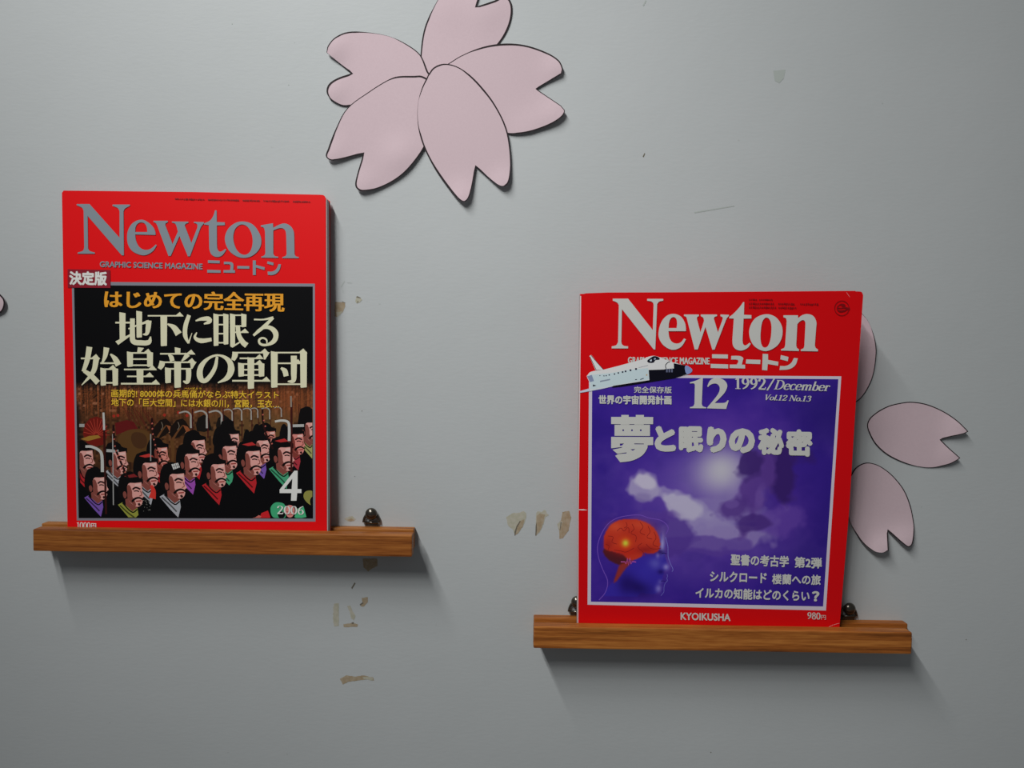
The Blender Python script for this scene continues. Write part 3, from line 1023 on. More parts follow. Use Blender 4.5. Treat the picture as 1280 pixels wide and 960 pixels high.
for dx in (0, 165):
    ip(Z3([(850 + dx, 420), (860 + dx, 350), (920 + dx, 280), (980 + dx, 265), (1010 + dx, 290), (1060 + dx, 370), (1088 + dx, 410), (1080 + dx, 455), (1050 + dx, 465), (1000 + dx, 410), (960 + dx, 440), (900 + dx, 470)]), (26, 18, 15))
    istroke(Z3([(880 + dx, 480), (930 + dx, 400), (985 + dx, 330)]), 3.2, (96, 60, 34), 1.2)
    istroke(Z3([(1008 + dx, 410), (1040 + dx, 380), (1068 + dx, 400)]), .7, (168, 122, 88))
    istroke(Z3([(935 + dx, 300), (948 + dx, 345), (930 + dx, 380)]), .7, (120, 110, 96))
    ip(Z3([(985 + dx, 330), (1030 + dx, 345), (1085 + dx, 410), (1078 + dx, 452), (1050 + dx, 462)]), (134, 74, 44))
for cx in (1300, 1500):
    ip(Z3([(cx - 20, 330), (cx, 260), (cx + 60, 225), (cx + 110, 260), (cx + 140, 380), (cx + 60, 400), (cx - 10, 390)]), (24, 20, 18))
for x, y in ((965, 230), (1105, 205), (1190, 235), (460, 240), (500, 235)):
    ip(spline(Z3(S((x - 16, y), (x, y - 16), (x + 16, y), (x, y + 16))), 3), (150, 44, 32))
# rank of halberds across the middle
for x, y0, y1, w in ((45, 170, 420, 2.0), (200, 160, 460, 2.0), (352, 160, 360, 1.8), (455, 160, 440, 1.6), (540, 160, 520, 1.5), (640, 150, 420, 1.5), (705, 160, 330, 1.3), (825, 170, 400, 1.2), (940, 150, 300, 1), (1110, 120, 330, 1), (1180, 120, 300, 1)):
    istroke(Z4([(x, y0), (x, y1)]), w * .8, (62, 22, 20))
for x, y, s in ((40, 220, 1.0), (200, 215, 1.05), (350, 215, 1.1), (450, 190, .7), (545, 180, .75), (640, 180, .7), (705, 175, .6), (825, 175, .7), (940, 165, .6)):
    istroke(Z4([(x - 130 * s, y - 10 * s), (x - 60 * s, y - 25 * s), (x - 15 * s, y + 5), (x - 12 * s, y + 60 * s), (x - 10 * s, y + 140 * s)]), 1.7 * s, (150, 146, 140), 2.4 * s)
for x, y, r, h in ((690, 400, 42, 110), (640, 460, 45, 100), (590, 440, 30, 90), (960, 400, 36, 110), (890, 500, 40, 70), (560, 580, 60, 90), (310, 430, 50, 110)):
    ip(spline(Z4(S((x - r, y + h), (x - r, y - h * .2), (x, y - h * .75), (x + r, y - h * .2), (x + r, y + h))), 4), (16, 14, 15))


def soldier(zx, zy, H, collar, cap=None, tall=0, stripes=False, skin=(208, 150, 142), robe=(11, 11, 13)):
    cx, cy = 60 + zx / 3.454, 440 + zy / 3.454
    s = H / 3.454
    J = lambda L: [(cx + p[0] * s, cy + p[1] * s) + tuple(p[2:]) for p in L]
    yb = (640 - cy) / s
    shd = tuple(int(c * f) for c, f in zip(skin, (.60, .45, .42)))
    rb = [(-1.15, 2.2), (-.95, 1.05), (-.55, .55), (0, .45), (.5, .75), (.85, 1.2), (1.0, 2.2)]
    rb = [(max(99.5, min(390.4, x)), min(647.0, y)) for x, y in J(rb)]
    ip(rb, robe)
    cl = lambda L: [(max(99.5, min(390.4, p[0])), min(646.8, p[1])) for p in L]
    ip(cl(J([(-.3, .1), (.2, .4), (.2, .8), (-.25, .6)])), shd)
    if collar:
        ip(cl(J([(-.58, .44), (-.4, .34), (.0, .70), (.2, .56), (.24, .84), (.14, 1.26), (-.16, .94)])), collar)
        dk = tuple(int(c * .5) for c in collar)
        istroke(cl(J([(-.5, .46), (-.15, .78), (.08, 1.02)])), .06 * s, dk)
        istroke(cl(J([(-.4, .36), (0, .74), (.2, .62)])), .05 * s, (24, 18, 18))
        if stripes:
            istroke(cl(J([(-.56, .52), (-.2, .9), (.08, 1.15)])), .07 * s, (20, 18, 20))
    ip(cl(spline(J([(-.56, .0, 1), (-.55, -.5, 1), (-.44, -.78 - tall), (-.1, -.9 - tall, 1), (.12, -.78 - tall), (.2, -.66, 1), (.42, -.6), (.42, -.4), (.05, -.4, 1), (-.1, -.05, 1), (-.2, .18, 1), (-.42, .22, 1)]), 3)), (15, 13, 14))
    if cap:
        ip(cl(J([(-.34, -.70), (.06, -.80), (.22, -.68), (-.1, -.64)])), cap)
    ip(spline(J(S((-.38, -.02), (-.31, -.1), (-.23, .02), (-.26, .17), (-.33, .17))), 3), shd)
    ip(cl(spline(J([(-.17, -.4, 1), (.1, -.43, 1), (.36, -.46), (.39, -.15, 1), (.39, -.06, 1), (.47, .1, 1), (.40, .15, 1), (.41, .3, 1), (.34, .46, 1), (.2, .52, 1), (0, .42, 1), (-.18, .22, 1), (-.2, -.05, 1)]), 3)), skin)
    ip(cl(spline(J(S((-.17, -.36), (-.02, -.12), (.0, .12), (.1, .3), (.14, .48), (0, .41), (-.18, .22), (-.2, -.05))), 3)), shd)
    istroke(J([(.0, -.17), (.13, -.25), (.32, -.18)]), .07 * s, (40, 22, 22))
    istroke(J([(.06, -.1), (.16, -.12), (.27, -.09)]), .045 * s, (34, 20, 20))
    istroke(J([(.32, -.12), (.37, .04), (.28, .09)]), .035 * s, shd)
    istroke(J([(-.02, .32), (.1, .2), (.27, .16), (.44, .25)]), .095 * s, (20, 13, 13), .06 * s)
    istroke(J([(.14, .3), (.36, .28)]), .05 * s, (140, 52, 48))
    istroke(J([(.24, .38), (.3, .47)]), .09 * s, (40, 22, 22))
    istroke(J([(.1, -.34), (.34, -.37)]), .1 * s, (222, 172, 164))


RD, GN, PU, VI, GY, YG = (172, 36, 42), (66, 152, 112), (146, 72, 164), (112, 80, 164), (158, 160, 166), (138, 142, 60)
soldier(1130, 345, 92, (150, 150, 90), tall=.3)
soldier(950, 380, 84, None, skin=(190, 120, 108))
soldier(790, 395, 92, None, tall=.25)
soldier(1068, 395, 92, (160, 50, 60), skin=(200, 124, 116))
soldier(640, 425, 100, RD)
soldier(920, 425, 98, VI)
soldier(480, 455, 96, RD, skin=(200, 128, 116))
soldier(156, 470, 100, RD)
soldier(300, 475, 100, GY, stripes=True)
soldier(775, 452, 104, GN, tall=.12)
soldier(612, 485, 104, PU)
soldier(1015, 458, 106, GN, cap=(170, 44, 44))
soldier(430, 525, 108, GY, cap=(176, 50, 46), stripes=True)
istroke(ZZ([(446, 575), (455, 600), (450, 632)]), 3, (196, 52, 44), 9)
soldier(875, 475, 108, RD, cap=(170, 44, 44))
soldier(725, 530, 104, RD)
soldier(215, 585, 100, VI)
soldier(547, 575, 112, GY)
ip(ZZ([(533, 485), (562, 478), (570, 498), (542, 508)]), (190, 190, 186))
for k in range(3):
    istroke(ZZ([(541 + k * 9, 482), (549 + k * 9, 506)]), .5, (20, 18, 20))
istroke(ZZ([(538, 496), (566, 488)]), .5, (20, 18, 20))
soldier(365, 612, 108, YG, cap=(120, 34, 36))
# sleeves and hands at the lower right
ip(spline(Z4([(640, 0, 1)]) and Zf(245, 550, 8, S((745, 690), (770, 640), (820, 622), (890, 650), (895, 770), (850, 792), (770, 770))), 4), (62, 158, 112))
ip(Zf(245, 550, 8, [(985, 770), (1010, 690), (1075, 660), (1105, 770), (1060, 787), (1000, 787)]), (66, 168, 118))
ip(spline(Zf(245, 550, 8, S((820, 740), (850, 715), (890, 730), (880, 775), (835, 780))), 4), (14, 14, 16))
ip(spline(Zf(245, 550, 8, S((895, 680), (940, 650), (985, 680), (975, 750), (940, 775), (905, 750))), 4), (206, 130, 124))
istroke(Zf(245, 550, 8, [(905, 740), (940, 750), (975, 738)]), .7, (110, 40, 40))
istroke(Zf(245, 550, 8, [(905, 715), (940, 722), (975, 712)]), .6, (110, 40, 40))
ip(spline(Zf(245, 550, 8, S((1075, 560), (1090, 520), (1130, 505), (1165, 515), (1165, 650), (1130, 640), (1090, 600))), 4), (134, 132, 66))
ip(spline(Zf(245, 550, 8, S((1140, 610), (1152, 575), (1166, 570), (1166, 665), (1150, 655))), 4), (16, 16, 14))
ip(Zf(245, 550, 8, [(640, 770), (655, 730), (720, 705), (745, 775), (735, 786), (640, 786)]), (186, 34, 40))
ip(Zf(245, 550, 8, [(590, 775), (630, 750), (655, 765), (640, 786), (560, 786)]), (180, 100, 92))
# near spears and the two striped banner poles
istroke(Z3([(362, 360), (375, 960), (382, 1220)]), 2.6, (52, 20, 18))
istroke(Z3([(355, 205), (360, 300), (362, 380)]), 2.6, (176, 176, 172))
istroke(Z3([(90, 335), (165, 335)]), 4, (150, 150, 146))
istroke(Z3([(175, 545), (240, 548), (320, 590), (340, 640), (345, 800)]), 3.0, (176, 176, 172), 4.0)
istroke(Z3([(385, 585), (505, 592)]), 3.6, (160, 160, 158))
istroke(Z3([(448, 420), (455, 1130)]), 1.3, (150, 150, 148))
istroke(Z3([(828, 420), (828, 690)]), 1.3, (140, 140, 138))
for ox, pts in ((0, [(455, 330), (470, 540), (520, 680), (600, 860)]), (0, [(840, 260), (850, 420), (890, 580), (950, 700)])):
    istroke(Z3(pts), 2.6, (34, 16, 16))
    c = spline([(p[0], p[1], 1) for p in pts], 6, closed=False)
    for i in range(2, len(c) - 1, 2):
        istroke(Z3([(c[i][0] - 6, c[i][1] + 6), (c[i][0] + 6, c[i][1] - 4)]), 1.6, (176, 92, 80))
istroke(Z4([(745, 170), (750, 300), (790, 440), (850, 570)]), 2.4, (36, 16, 16))
for i in range(6):
    istroke(Z4([(744 + i * 8 + i * i * 2, 230 + i * 58), (756 + i * 8 + i * i * 2, 222 + i * 58)]), 1.6, (176, 92, 80))
istroke(Z4([(1035, 100), (1035, 800)]), 2.6, (58, 22, 20))
istroke(Z4([(1030, 40), (1032, 150)]), 2.0, (130, 120, 110))
istroke(Z4([(870, 295), (940, 285), (1000, 300), (1012, 350), (1012, 490)]), 2.6, (180, 180, 174), 3.6)
istroke(Z4([(1048, 338), (1160, 335)]), 3.4, (164, 164, 160))
for i in range(22):
    x, y = 735 + random.random() * 90, 590 + random.random() * 130
    istroke(Z3([(x, y + 480), (x + 6, y + 480)]), .6, (120, 120, 112))
ink.build_ink('cover_picture', ml)

TOP = .00045
T12 = lambda ox, oy, L: Zf(ox, oy, 12.8, L)
SILVER = mat('silver_title_print', alb((120, 130, 138), KL), .42, .4)


def newton(sh, glyphs):
    for g in glyphs:
        sh.poly(spline(g[0], 5), holes=[spline(h, 5) for h in g[1:]])


s_ = lambda x, y: (x, y, 1)
L_N = [T12(90, 245, [(78, 130), (285, 130), (765, 668), (765, 250), s_(755, 222), s_(730, 190), (650, 160), (655, 138), (930, 138), (930, 160), s_(850, 205), (828, 250), (835, 950), (800, 950), (255, 320), (262, 840), s_(285, 878), (370, 905), (370, 925), (95, 925), (95, 905), s_(180, 875), (200, 830), (190, 235), s_(165, 190), (80, 150)])]
L_e = [T12(90, 245, [s_(885, 660), s_(905, 540), s_(980, 430), s_(1110, 380), s_(1212, 415), s_(1302, 498), s_(1335, 568), (1342, 625), (1015, 617), s_(1030, 720), s_(1085, 820), s_(1172, 862), s_(1262, 845), (1347, 775), (1360, 792), s_(1302, 880), s_(1200, 942), s_(1110, 946), s_(980, 890), s_(905, 790)]),
       T12(90, 245, [(1015, 577), s_(1022, 500), s_(1055, 445), s_(1110, 424), s_(1170, 445), s_(1202, 510), (1208, 577)])]
L_w = [T12(180, 255, [(155, 270), (385, 270), (385, 295), s_(350, 312), (345, 342), (460, 640), (545, 445), s_(522, 350), s_(500, 315), (450, 298), (450, 280), (712, 283), (712, 305), s_(672, 318), (655, 345), (762, 625), (855, 385), s_(858, 335), s_(840, 315), (800, 303), (800, 285), (962, 290), (962, 312), s_(918, 365), (895, 420), (740, 838), (705, 838), (572, 515), (432, 832), (395, 832), (215, 345), s_(195, 310), (155, 290)])]
L_t = [T12(180, 255, [(1140, 100), (1165, 105), (1168, 290), (1296, 294), (1296, 340), (1168, 345), (1170, 640), s_(1178, 720), s_(1210, 762), s_(1250, 755), (1306, 719), (1319, 734), s_(1256, 822), s_(1170, 850), s_(1090, 815), s_(1052, 740), (1045, 640), (1040, 340), (965, 330), (965, 312), s_(1060, 265), s_(1112, 190)])]
L_o = [T12(275, 260, S((80, 500), (130, 340), (250, 240), (380, 217), (520, 260), (620, 380), (665, 520), (630, 660), (520, 765), (390, 800), (260, 770), (140, 670))),
       T12(275, 260, S((215, 480), (240, 350), (300, 283), (365, 265), (440, 300), (500, 390), (525, 510), (510, 640), (465, 720), (390, 750), (310, 715), (250, 630)))]
L_n = [T12(275, 260, [(655, 278), (850, 245), (855, 318), s_(950, 268), s_(1040, 248), s_(1130, 290), s_(1180, 370), (1190, 460), (1195, 740), s_(1215, 772), (1262, 785), (1262, 805), (1000, 803), (1000, 785), s_(1050, 768), (1068, 735), (1062, 460), s_(1050, 370), s_(1010, 328), s_(950, 325), (855, 360), (855, 735), s_(880, 768), (935, 780), (935, 800), (662, 795), (662, 778), s_(712, 758), (728, 725), (722, 380), s_(705, 320), (655, 298)])]
sh = Sheet(pl, TOP)
newton(sh, [L_N, L_e, L_w, L_t, L_o, L_n])
sh.build('title_lettering', SILVER, ml)

sh = Sheet(pl, TOP)
text(sh, 'GRAPHIC SCIENCE MAGAZINE', [(125, 326.5), (253.5, 329.5), (253.5, 337), (125, 334)], .03)
KT = lambda L: Zf(250, 320, 11.636, L)
for L in ([(118, 62), (290, 68), (290, 108), (118, 103)], [(108, 200), (303, 207), (303, 246), (108, 243)],
          [(350, 83), (440, 86, 1), (478, 102, 1), (490, 140, 1), (485, 205), (512, 207), (512, 246), (345, 243), (345, 206), (440, 205), (447, 140, 1), (430, 122, 1), (350, 120)],
          [(545, 145), (720, 148), (720, 187), (545, 184)], [(770, 65), (815, 65), (815, 130), (945, 165), (940, 206), (815, 168), (815, 278), (770, 278)],
          [(985, 77), (1072, 97), (1070, 138), (978, 113)], [(985, 227), s_(1055, 225), s_(1110, 192), (1145, 118), (1180, 122), s_(1160, 200), s_(1110, 258), s_(1050, 278), (990, 275)]):
    sh.poly(spline(KT(L), 4))
sh.build('subtitle_lettering', SILVER, ml)

INK_DARK = mat('dark_red_small_print', alb((120, 10, 14), KL), .45, .3)


def microprint(sh, x0, y0, x1, y1, h, n, gaps=()):
    """rows of tiny illegible type: small marks of uneven width"""
    rng = random.Random(int(x0))
    for i in range(n):
        if i in gaps: continue
        u0, u1 = i / n, (i + rng.uniform(.45, .85)) / n
        a, b = rng.uniform(0, .25) * h, rng.uniform(.75, 1) * h
        X0, X1 = x0 + (x1 - x0) * u0, x0 + (x1 - x0) * u1
        Y = y0 + (y1 - y0) * u0
        sh.add([(X0, Y + a), (X1, Y + a), (X1, Y + b), (X0, Y + b)], [(0, 1, 2, 3)])


sh = Sheet(pl, TOP)
microprint(sh, 219, 247.6, 388, 251.2, 2.4, 78, (17, 18, 37, 38, 49, 50, 66, 67))
sh.build('small_print', INK_DARK, ml)

sh = Sheet(pl, TOP)
sh.poly([(84.8, 336.5), (138, 337.5), (138.4, 360), (85, 359.6)])
pb = sh.build('badge', mat('maroon_print', alb((128, 14, 34), KL), .42, .35), ml)
CREAM = mat('cream_print', alb((206, 203, 172), KL), .42, .35)
WHITE_L = mat('white_print', alb((208, 208, 204), KL), .42, .35)
sh = Sheet(pl, TOP + .00012)
text(sh, '決定版', [(87, 338.8), (134.2, 339.6), (134.2, 357.2), (87, 356.4)], .045)
sh.build('badge_lettering', WHITE_L, pb)

sh = Sheet(pl, TOP)
text(sh, 'はじめての完全再現', [(130.5, 362.5), (356, 366), (356, 390), (130.5, 385)], .012, .026, 5)
sh.build('orange_headline', mat('orange_print', alb((218, 146, 34), KL), .42, .35), ml)

sh = Sheet(pl, TOP)
def hl(ch, x0, x1, y0, y1): headline(sh, ch, [(x0, y0), (x1, y0), (x1, y1), (x0, y1)])
hl('地', 144.5, 190, 388.5, 432); hl('下', 185, 229, 390.5, 433); hl('に', 228.5, 265.5, 391.5, 431.5); hl('眠', 266.5, 310.5, 391, 434.5); hl('る', 312, 347.5, 394, 432.5)
hl('始', 101.5, 150, 432.5, 482.5); hl('皇', 151.5, 199.5, 434, 482); hl('帝', 198.5, 246.5, 435, 483.2); hl('の', 246.5, 291.5, 441, 481); hl('軍', 290.5, 337.5, 437, 484.5); hl('団', 338, 385.5, 437, 484.5)
sh.build('main_headline', CREAM, ml)

sh = Sheet(pl, TOP)
text(sh, '画期的! 8000体の兵馬俑がならぶ特大イラスト', [(139.5, 486.6), (348.5, 489), (348.5, 498.6), (139.5, 496.6)], .018)
text(sh, '地下の「巨大空間」には水銀の川，宮殿，玉衣…', [(139.5, 497.8), (349.5, 499.8), (349.5, 510.2), (139.5, 508)], .018)
text(sh, 'へいばよう', [(231, 484.2), (252, 484.5), (252, 487), (231, 486.7)], .02)
sh.build('yellow_caption', mat('yellow_print', alb((212, 172, 48), KL), .42, .35), ml)

sh = Sheet(pl, TOP)
F8 = lambda L: Zf(245, 550, 8, L)
sh.poly(F8([(985, 306), (1018, 306), (1016, 490), (1056, 490), (1056, 530), (1013, 530), (1006, 606), (951, 606), (955, 530), (838, 530), (838, 495)]), holes=[F8([(965, 385), (958, 490), (882, 490)])])
serif(sh, '2006', [(346.5, 632), (380, 632.6), (380, 643.2), (346.5, 642.4)], .13, .05)
sh.build('issue_number', WHITE_L, ml)
sh = Sheet(pl, TOP)
serif(sh, '1000', [(96.5, 652.4), (113.5, 652.8), (113.5, 661.2), (96.5, 660.8)], .15, .06)
text(sh, '円', [(114.2, 653.8), (120.6, 654), (120.6, 661.2), (114.2, 661)], .02)
sh.build('price', WHITE_L, ml)

# ---- right magazine: the purple dream picture
KR = 1.58
RED_R = mat('worn_red_cover', (0.80, 0.003, 0.006), 0.40, 0.2)
pr = Plane(at(721.5, 783, .0185), at(1049, 791, .0185), at(725, 366, .0385))
mr = empty('magazine', at(885, 786, .014))
tag(mr, 'worn red magazine with purple picture, space shuttle and orange brain, leaning on right ledge', 'magazine')
front = [(722.2, 784), (722.4, 644), (724.0, 500), (725.3, 368.2), (733, 366.6), (760, 365.6), (900, 365.2), (1072, 364.2)] + spline([(1072, 364.2), (1077, 365, 1), (1079, 369)], 4, closed=False)[1:] + [(1070, 500), (1061, 644), (1049.3, 785), (1048.6, 792)]
pages = [(721.6, 783.5), (723.6, 500), (724.8, 368.6), (760, 366.4), (1074, 365.2), (1078.4, 370), (1069.6, 500), (1048.4, 791.5)]
back = [(722.4, 784), (725.6, 367.6), (760, 366), (1074, 363.6), (1079.4, 369), (1070, 500), (1049.2, 792)]
mag_body(mr, pr, front, pages, back, .0075, RED_R)
# worn white edge of the cover along the spine, and two creases
WORN = mat('worn_white_edge', alb((196, 184, 184), KR), .6, .3)
sh = Sheet(pr, .00004)
sh.poly([(722.2, 780), (722.4, 644), (724, 500), (725.2, 370), (726.4, 370), (725.0, 500), (723.2, 644), (722.9, 780)])
sh.build('worn_edge', WORN, mr)
sh = Sheet(pr, .00004)
sh.poly([(722.6, 636.6), (729, 636.4), (735, 637.6), (729, 638), (722.6, 637.6)])
sh.build('crease', WORN, mr)
sh = Sheet(pr, .00004)
sh.quads(stroke([(1036, 783.5), (1042, 781), (1049, 779)], .25, n=3))
sh.build('crease', WORN, mr)
sh = Sheet(pr, .00004)
sh.quads(stroke([(1058, 365.5), (1062, 371)], .18, n=3))
sh.build('crease', WORN, mr)

WHITE_R = mat('white_title_print', alb((178, 178, 174), KR), .42, .35)
BORDER = mat('white_border_print', alb((186, 178, 190), KR), .42, .35)
sh = Sheet(pr, .00006)
sh.poly([(736.2, 468), (1051.6, 470.4), (1032.4, 763.2), (734.4, 755.8)])
sh.build('picture_border', BORDER, mr)
inner = [(740.2, 471.6), (1047.8, 474), (1028.8, 758), (738.6, 752)]
pt = Paint(739, 472, 1047, 757, 1.0, (52, 30, 132))
cn = cloud_noise(pt.X.shape, 5, 3)
cn2 = cloud_noise(pt.X.shape, 9, 8)
pt.blob(1040, 520, 60, 50, (36, 22, 104), .8)
pt.blob(1030, 690, 50, 70, (36, 22, 108), .7)
pt.blob(750, 560, 30, 70, (42, 26, 120), .6)
pt.blob(900, 530, 90, 26, (84, 50, 150), .6)
pt.blob(860, 620, 75, 62, (96, 70, 158), .8)
pt.blob(985, 640, 45, 50, (78, 46, 142), .6)
pt.blob(900, 690, 80, 30, (84, 54, 150), .6)
m = np.clip(cn * 1.4 + .1, 0, 1) * np.exp(-(((pt.X - 890) / 120) ** 2 + ((pt.Y - 600) / 90) ** 2))
pt.mix(m * .8, (140, 118, 178))
pt.mix(np.clip(cn2 * 1.1, 0, 1) * .28, (104, 66, 160))
pt.mix(np.clip(-cn2 * 1.1, 0, 1) * .35, (34, 20, 104))
pt.blob(900, 596, 44, 34, (140, 124, 178), .8)
pt.blob(905, 588, 28, 27, (178, 175, 186), .95, 0, 1.0)
pt.blob(920, 640, 26, 16, (160, 152, 180), .7)
# banks of cloud below the light
cn3 = cloud_noise(pt.X.shape, 7, 21)
def bank(x, y, rx, ry, c, al, rot=0):
    t = math.radians(rot)
    dx, dy = pt.X - x, pt.Y - y
    u = (dx * math.cos(t) + dy * math.sin(t)) / rx; v = (-dx * math.sin(t) + dy * math.cos(t)) / ry
    m = np.clip((1.15 + cn3 * 1.3 - np.sqrt(u * u + v * v)) * 2.6, 0, 1)
    pt.mix(m * al, c)
bank(905, 640, 62, 16, (128, 112, 170), .75)
bank(880, 662, 44, 18, (146, 134, 180), .8)
bank(935, 672, 34, 13, (136, 120, 174), .8)
bank(900, 684, 46, 8, (84, 58, 144), .7)
bank(985, 650, 30, 16, (92, 62, 152), .7)
bank(838, 668, 22, 26, (74, 48, 136), .8)
bank(850, 625, 44, 10, (150, 140, 182), .7, 24)
# heaped pale pillows of cloud at the left
bank(806, 612, 22, 20, (156, 146, 182), .9)
bank(808, 604, 14, 8, (186, 180, 198), .8, 20)
bank(803, 626, 13, 8, (128, 114, 164), .8)
bank(852, 632, 24, 12, (176, 170, 194), .85, 24)
bank(806, 646, 32, 9, (84, 56, 144), .8)
# a dark storm cloud towering on the right
bank(988, 592, 26, 28, (52, 30, 98), .95, 40)
bank(948, 612, 22, 36, (84, 54, 134), .9, 18)
bank(938, 584, 14, 18, (58, 36, 104), .9)
bank(928, 634, 24, 14, (78, 50, 128), .85, -20)
bank(946, 652, 18, 10, (66, 40, 116), .8)
bank(956, 620, 8, 16, (112, 84, 160), .5, 15)
bank(922, 630, 10, 6, (112, 86, 160), .5)
# head in profile, blue in blue
B8 = lambda L: Zf(730, 630, 8, L)
face = B8([(470, 560), (620, 520), (780, 480), (800, 300), (825, 380), (842, 450), (835, 490), (850, 560), (890, 655), (882, 672), (850, 682), (830, 695), (838, 715), (828, 740), (832, 765), (812, 790), (800, 830), (798, 880), (770, 918), (720, 928), (600, 915), (560, 960), (200, 960), (240, 880), (330, 780), (400, 650)])
pt.shape(face, (50, 38, 150), .95, 1)
pt.blob(730 + 560 / 8, 630 + 860 / 8, 20, 10, (26, 14, 80), .75, 20)
pt.blob(730 + 440 / 8, 630 + 830 / 8, 10, 14, (30, 16, 90), .6)
for x, y, rx, ry, c, al in ((740, 620, 8, 7, (92, 88, 176), .8), (815, 420, 3.2, 12, (158, 154, 200), .85), (860, 650, 4, 4, (150, 140, 200), .8), (785, 870, 4, 5, (128, 118, 190), .8), (770, 530, 2.5, 4, (130, 124, 190), .7), (650, 700, 12, 12, (54, 44, 156), .6), (805, 700, 4, 3, (28, 16, 84), .7), (800, 500, 5, 3, (30, 18, 90), .7), (800, 800, 3, 3, (100, 90, 170), .6)):
    pt.blob(730 + x / 8, 630 + y / 8, rx, ry, c, al)
brain = spline(B8(S((200, 420), (212, 330), (260, 250), (330, 195), (420, 172), (530, 172), (640, 202), (720, 255), (770, 325), (792, 400), (785, 465), (755, 500), (690, 520), (620, 508), (605, 545), (560, 570), (480, 590), (400, 530), (300, 505), (215, 475))), 5)
pt.shape(spline(B8(S((205, 480), (300, 500), (410, 530), (460, 570), (440, 625), (380, 640), (300, 612), (225, 560))), 5), (74, 26, 30), .95, 1)
pt.shape(B8([(370, 635), (455, 600), (520, 580), (430, 680), (345, 800), (308, 825), (330, 745)]), (140, 44, 34), .9, 2)
pt.shape(brain, (182, 52, 34), 1, 1)
for x, y, rx, ry, c, al in ((330, 250, 10, 6, (206, 84, 52), .6), (560, 230, 14, 6, (200, 76, 48), .6), (690, 330, 9, 9, (196, 66, 44), .5), (250, 430, 6, 8, (140, 30, 28), .6), (640, 480, 14, 5, (130, 26, 28), .7), (430, 500, 16, 6, (170, 26, 22), .6), (480, 330, 12, 12, (168, 40, 30), .5)):
    pt.blob(730 + x / 8, 630 + y / 8, rx, ry, c, al)
pt.blob(730 + 430 / 8, 630 + 415 / 8, 8.5, 8.5, (206, 70, 24), .8)
pt.blob(730 + 430 / 8, 630 + 415 / 8, 4.2, 4.2, (242, 200, 60), 1)
ink = Sheet(pr, .00010)
pt.into(ink, inner, KR)
BOX = (741, 474, 1044, 756)
c_ = lambda *rgb: alb(rgb, KR)
for L in ([(330, 270), (370, 240), (400, 270), (440, 235), (450, 290)], [(480, 200), (500, 250), (470, 290), (520, 320), (515, 380)], [(560, 180), (590, 230), (560, 280), (610, 310)], [(640, 220), (660, 280), (630, 330), (680, 350)],
          [(240, 320), (290, 330), (280, 380), (330, 400)], [(700, 280), (720, 340), (690, 400), (740, 430)], [(580, 390), (540, 430), (590, 480), (605, 520)], [(300, 460), (370, 470), (420, 480), (500, 440)], [(215, 400), (250, 420), (240, 460)], [(420, 180), (430, 220), (400, 240)], [(620, 400), (660, 440), (720, 450), (770, 440)]):
    istroke(B8(L), .7, (128, 28, 26))
istroke(B8([(150, 960), (215, 880), (236, 770), (190, 660), (147, 540), (135, 430), (165, 320), (230, 210), (320, 145), (450, 115), (560, 110), (650, 140), (760, 160), (826, 205), (842, 250), (820, 300)]), .9, (106, 72, 168))
ink.quads(stroke(B8([(368, 578), (408, 578), (418, 600), (432, 540), (444, 612), (460, 540), (472, 600), (482, 575), (520, 580)]), .9, smooth=False), c_(214, 88, 168))
istroke(B8([(815, 330), (838, 420), (840, 480), (842, 530), (866, 600), (890, 655), (880, 676)]), .7, (112, 108, 186))
istroke(B8([(830, 700), (836, 722), (828, 742), (834, 766), (812, 792), (800, 832), (797, 880), (768, 916)]), .7, (96, 90, 172))
istroke(B8([(770, 772), (790, 768), (815, 775)]), .6, (30, 16, 90))
istroke(B8([(775, 495), (800, 490), (825, 498)]), .8, (26, 14, 80))
ink.build_ink('cover_picture', mr)

# space shuttle printed across the title band
W7 = lambda L: Zf(720, 420, 7.111, L)
shu = Sheet(pr, .00035)
def sp(L, col): shu.poly(W7(L), c_(*col))
def ss(L, w, col): shu.quads(stroke(W7(L), w, n=4), c_(*col))
text_sub = Sheet(pr, .00022)
text(text_sub, 'GRAPHIC SCIENCE MAGAZINE', [(784.8, 446), (887, 447), (887, 455.6), (784.8, 454.4)], .02, .03, 3)
K8 = lambda L: Zf(780, 435, 5.818, L)
for L in ([(640, 45), (755, 47), (755, 77), (640, 74)], [(630, 115), (757, 119), (757, 149), (630, 145)],
          [(780, 57), s_(840, 58), s_(866, 72), s_(862, 95), (856, 121), (880, 122), (880, 149), (768, 146), (768, 120), (820, 120), s_(831, 96), s_(822, 85), (778, 84)],
          [(888, 83), (992, 86), (990, 117), (885, 113)], [(1008, 42), (1047, 44), (1047, 86), (1122, 100), (1120, 129), (1045, 116), (1041, 163), (1003, 160)],
          [(1140, 51), (1196, 65), (1190, 96), (1136, 82)], [(1135, 130), s_(1180, 129), s_(1215, 108), (1235, 72), (1264, 75), s_(1245, 125), s_(1200, 154), (1130, 160)]):
    text_sub.poly(spline(K8(L), 4))
text_sub.build('subtitle_lettering', WHITE_R, mr)
shu.poly(spline(W7([(30, 490), (130, 462), (270, 440), (335, 428), (330, 446), s_(230, 470), s_(120, 490), (30, 506)]), 3), c_(176, 182, 204))
shu.poly(spline(W7([(95, 355), s_(130, 318), (240, 300), (350, 272), (470, 240), (590, 208), s_(640, 185), s_(700, 176), s_(790, 208), (880, 240), (985, 265), s_(1018, 282), s_(1033, 306), s_(1010, 332), (960, 350), (650, 398), (330, 444), (250, 458), (150, 478), (124, 482), (120, 410), (100, 372)]), 4), c_(204, 210, 214))
sp([(125, 345), (300, 330), (470, 300), (640, 285), (650, 385), (330, 440), (150, 472), (128, 470)], (176, 192, 216))
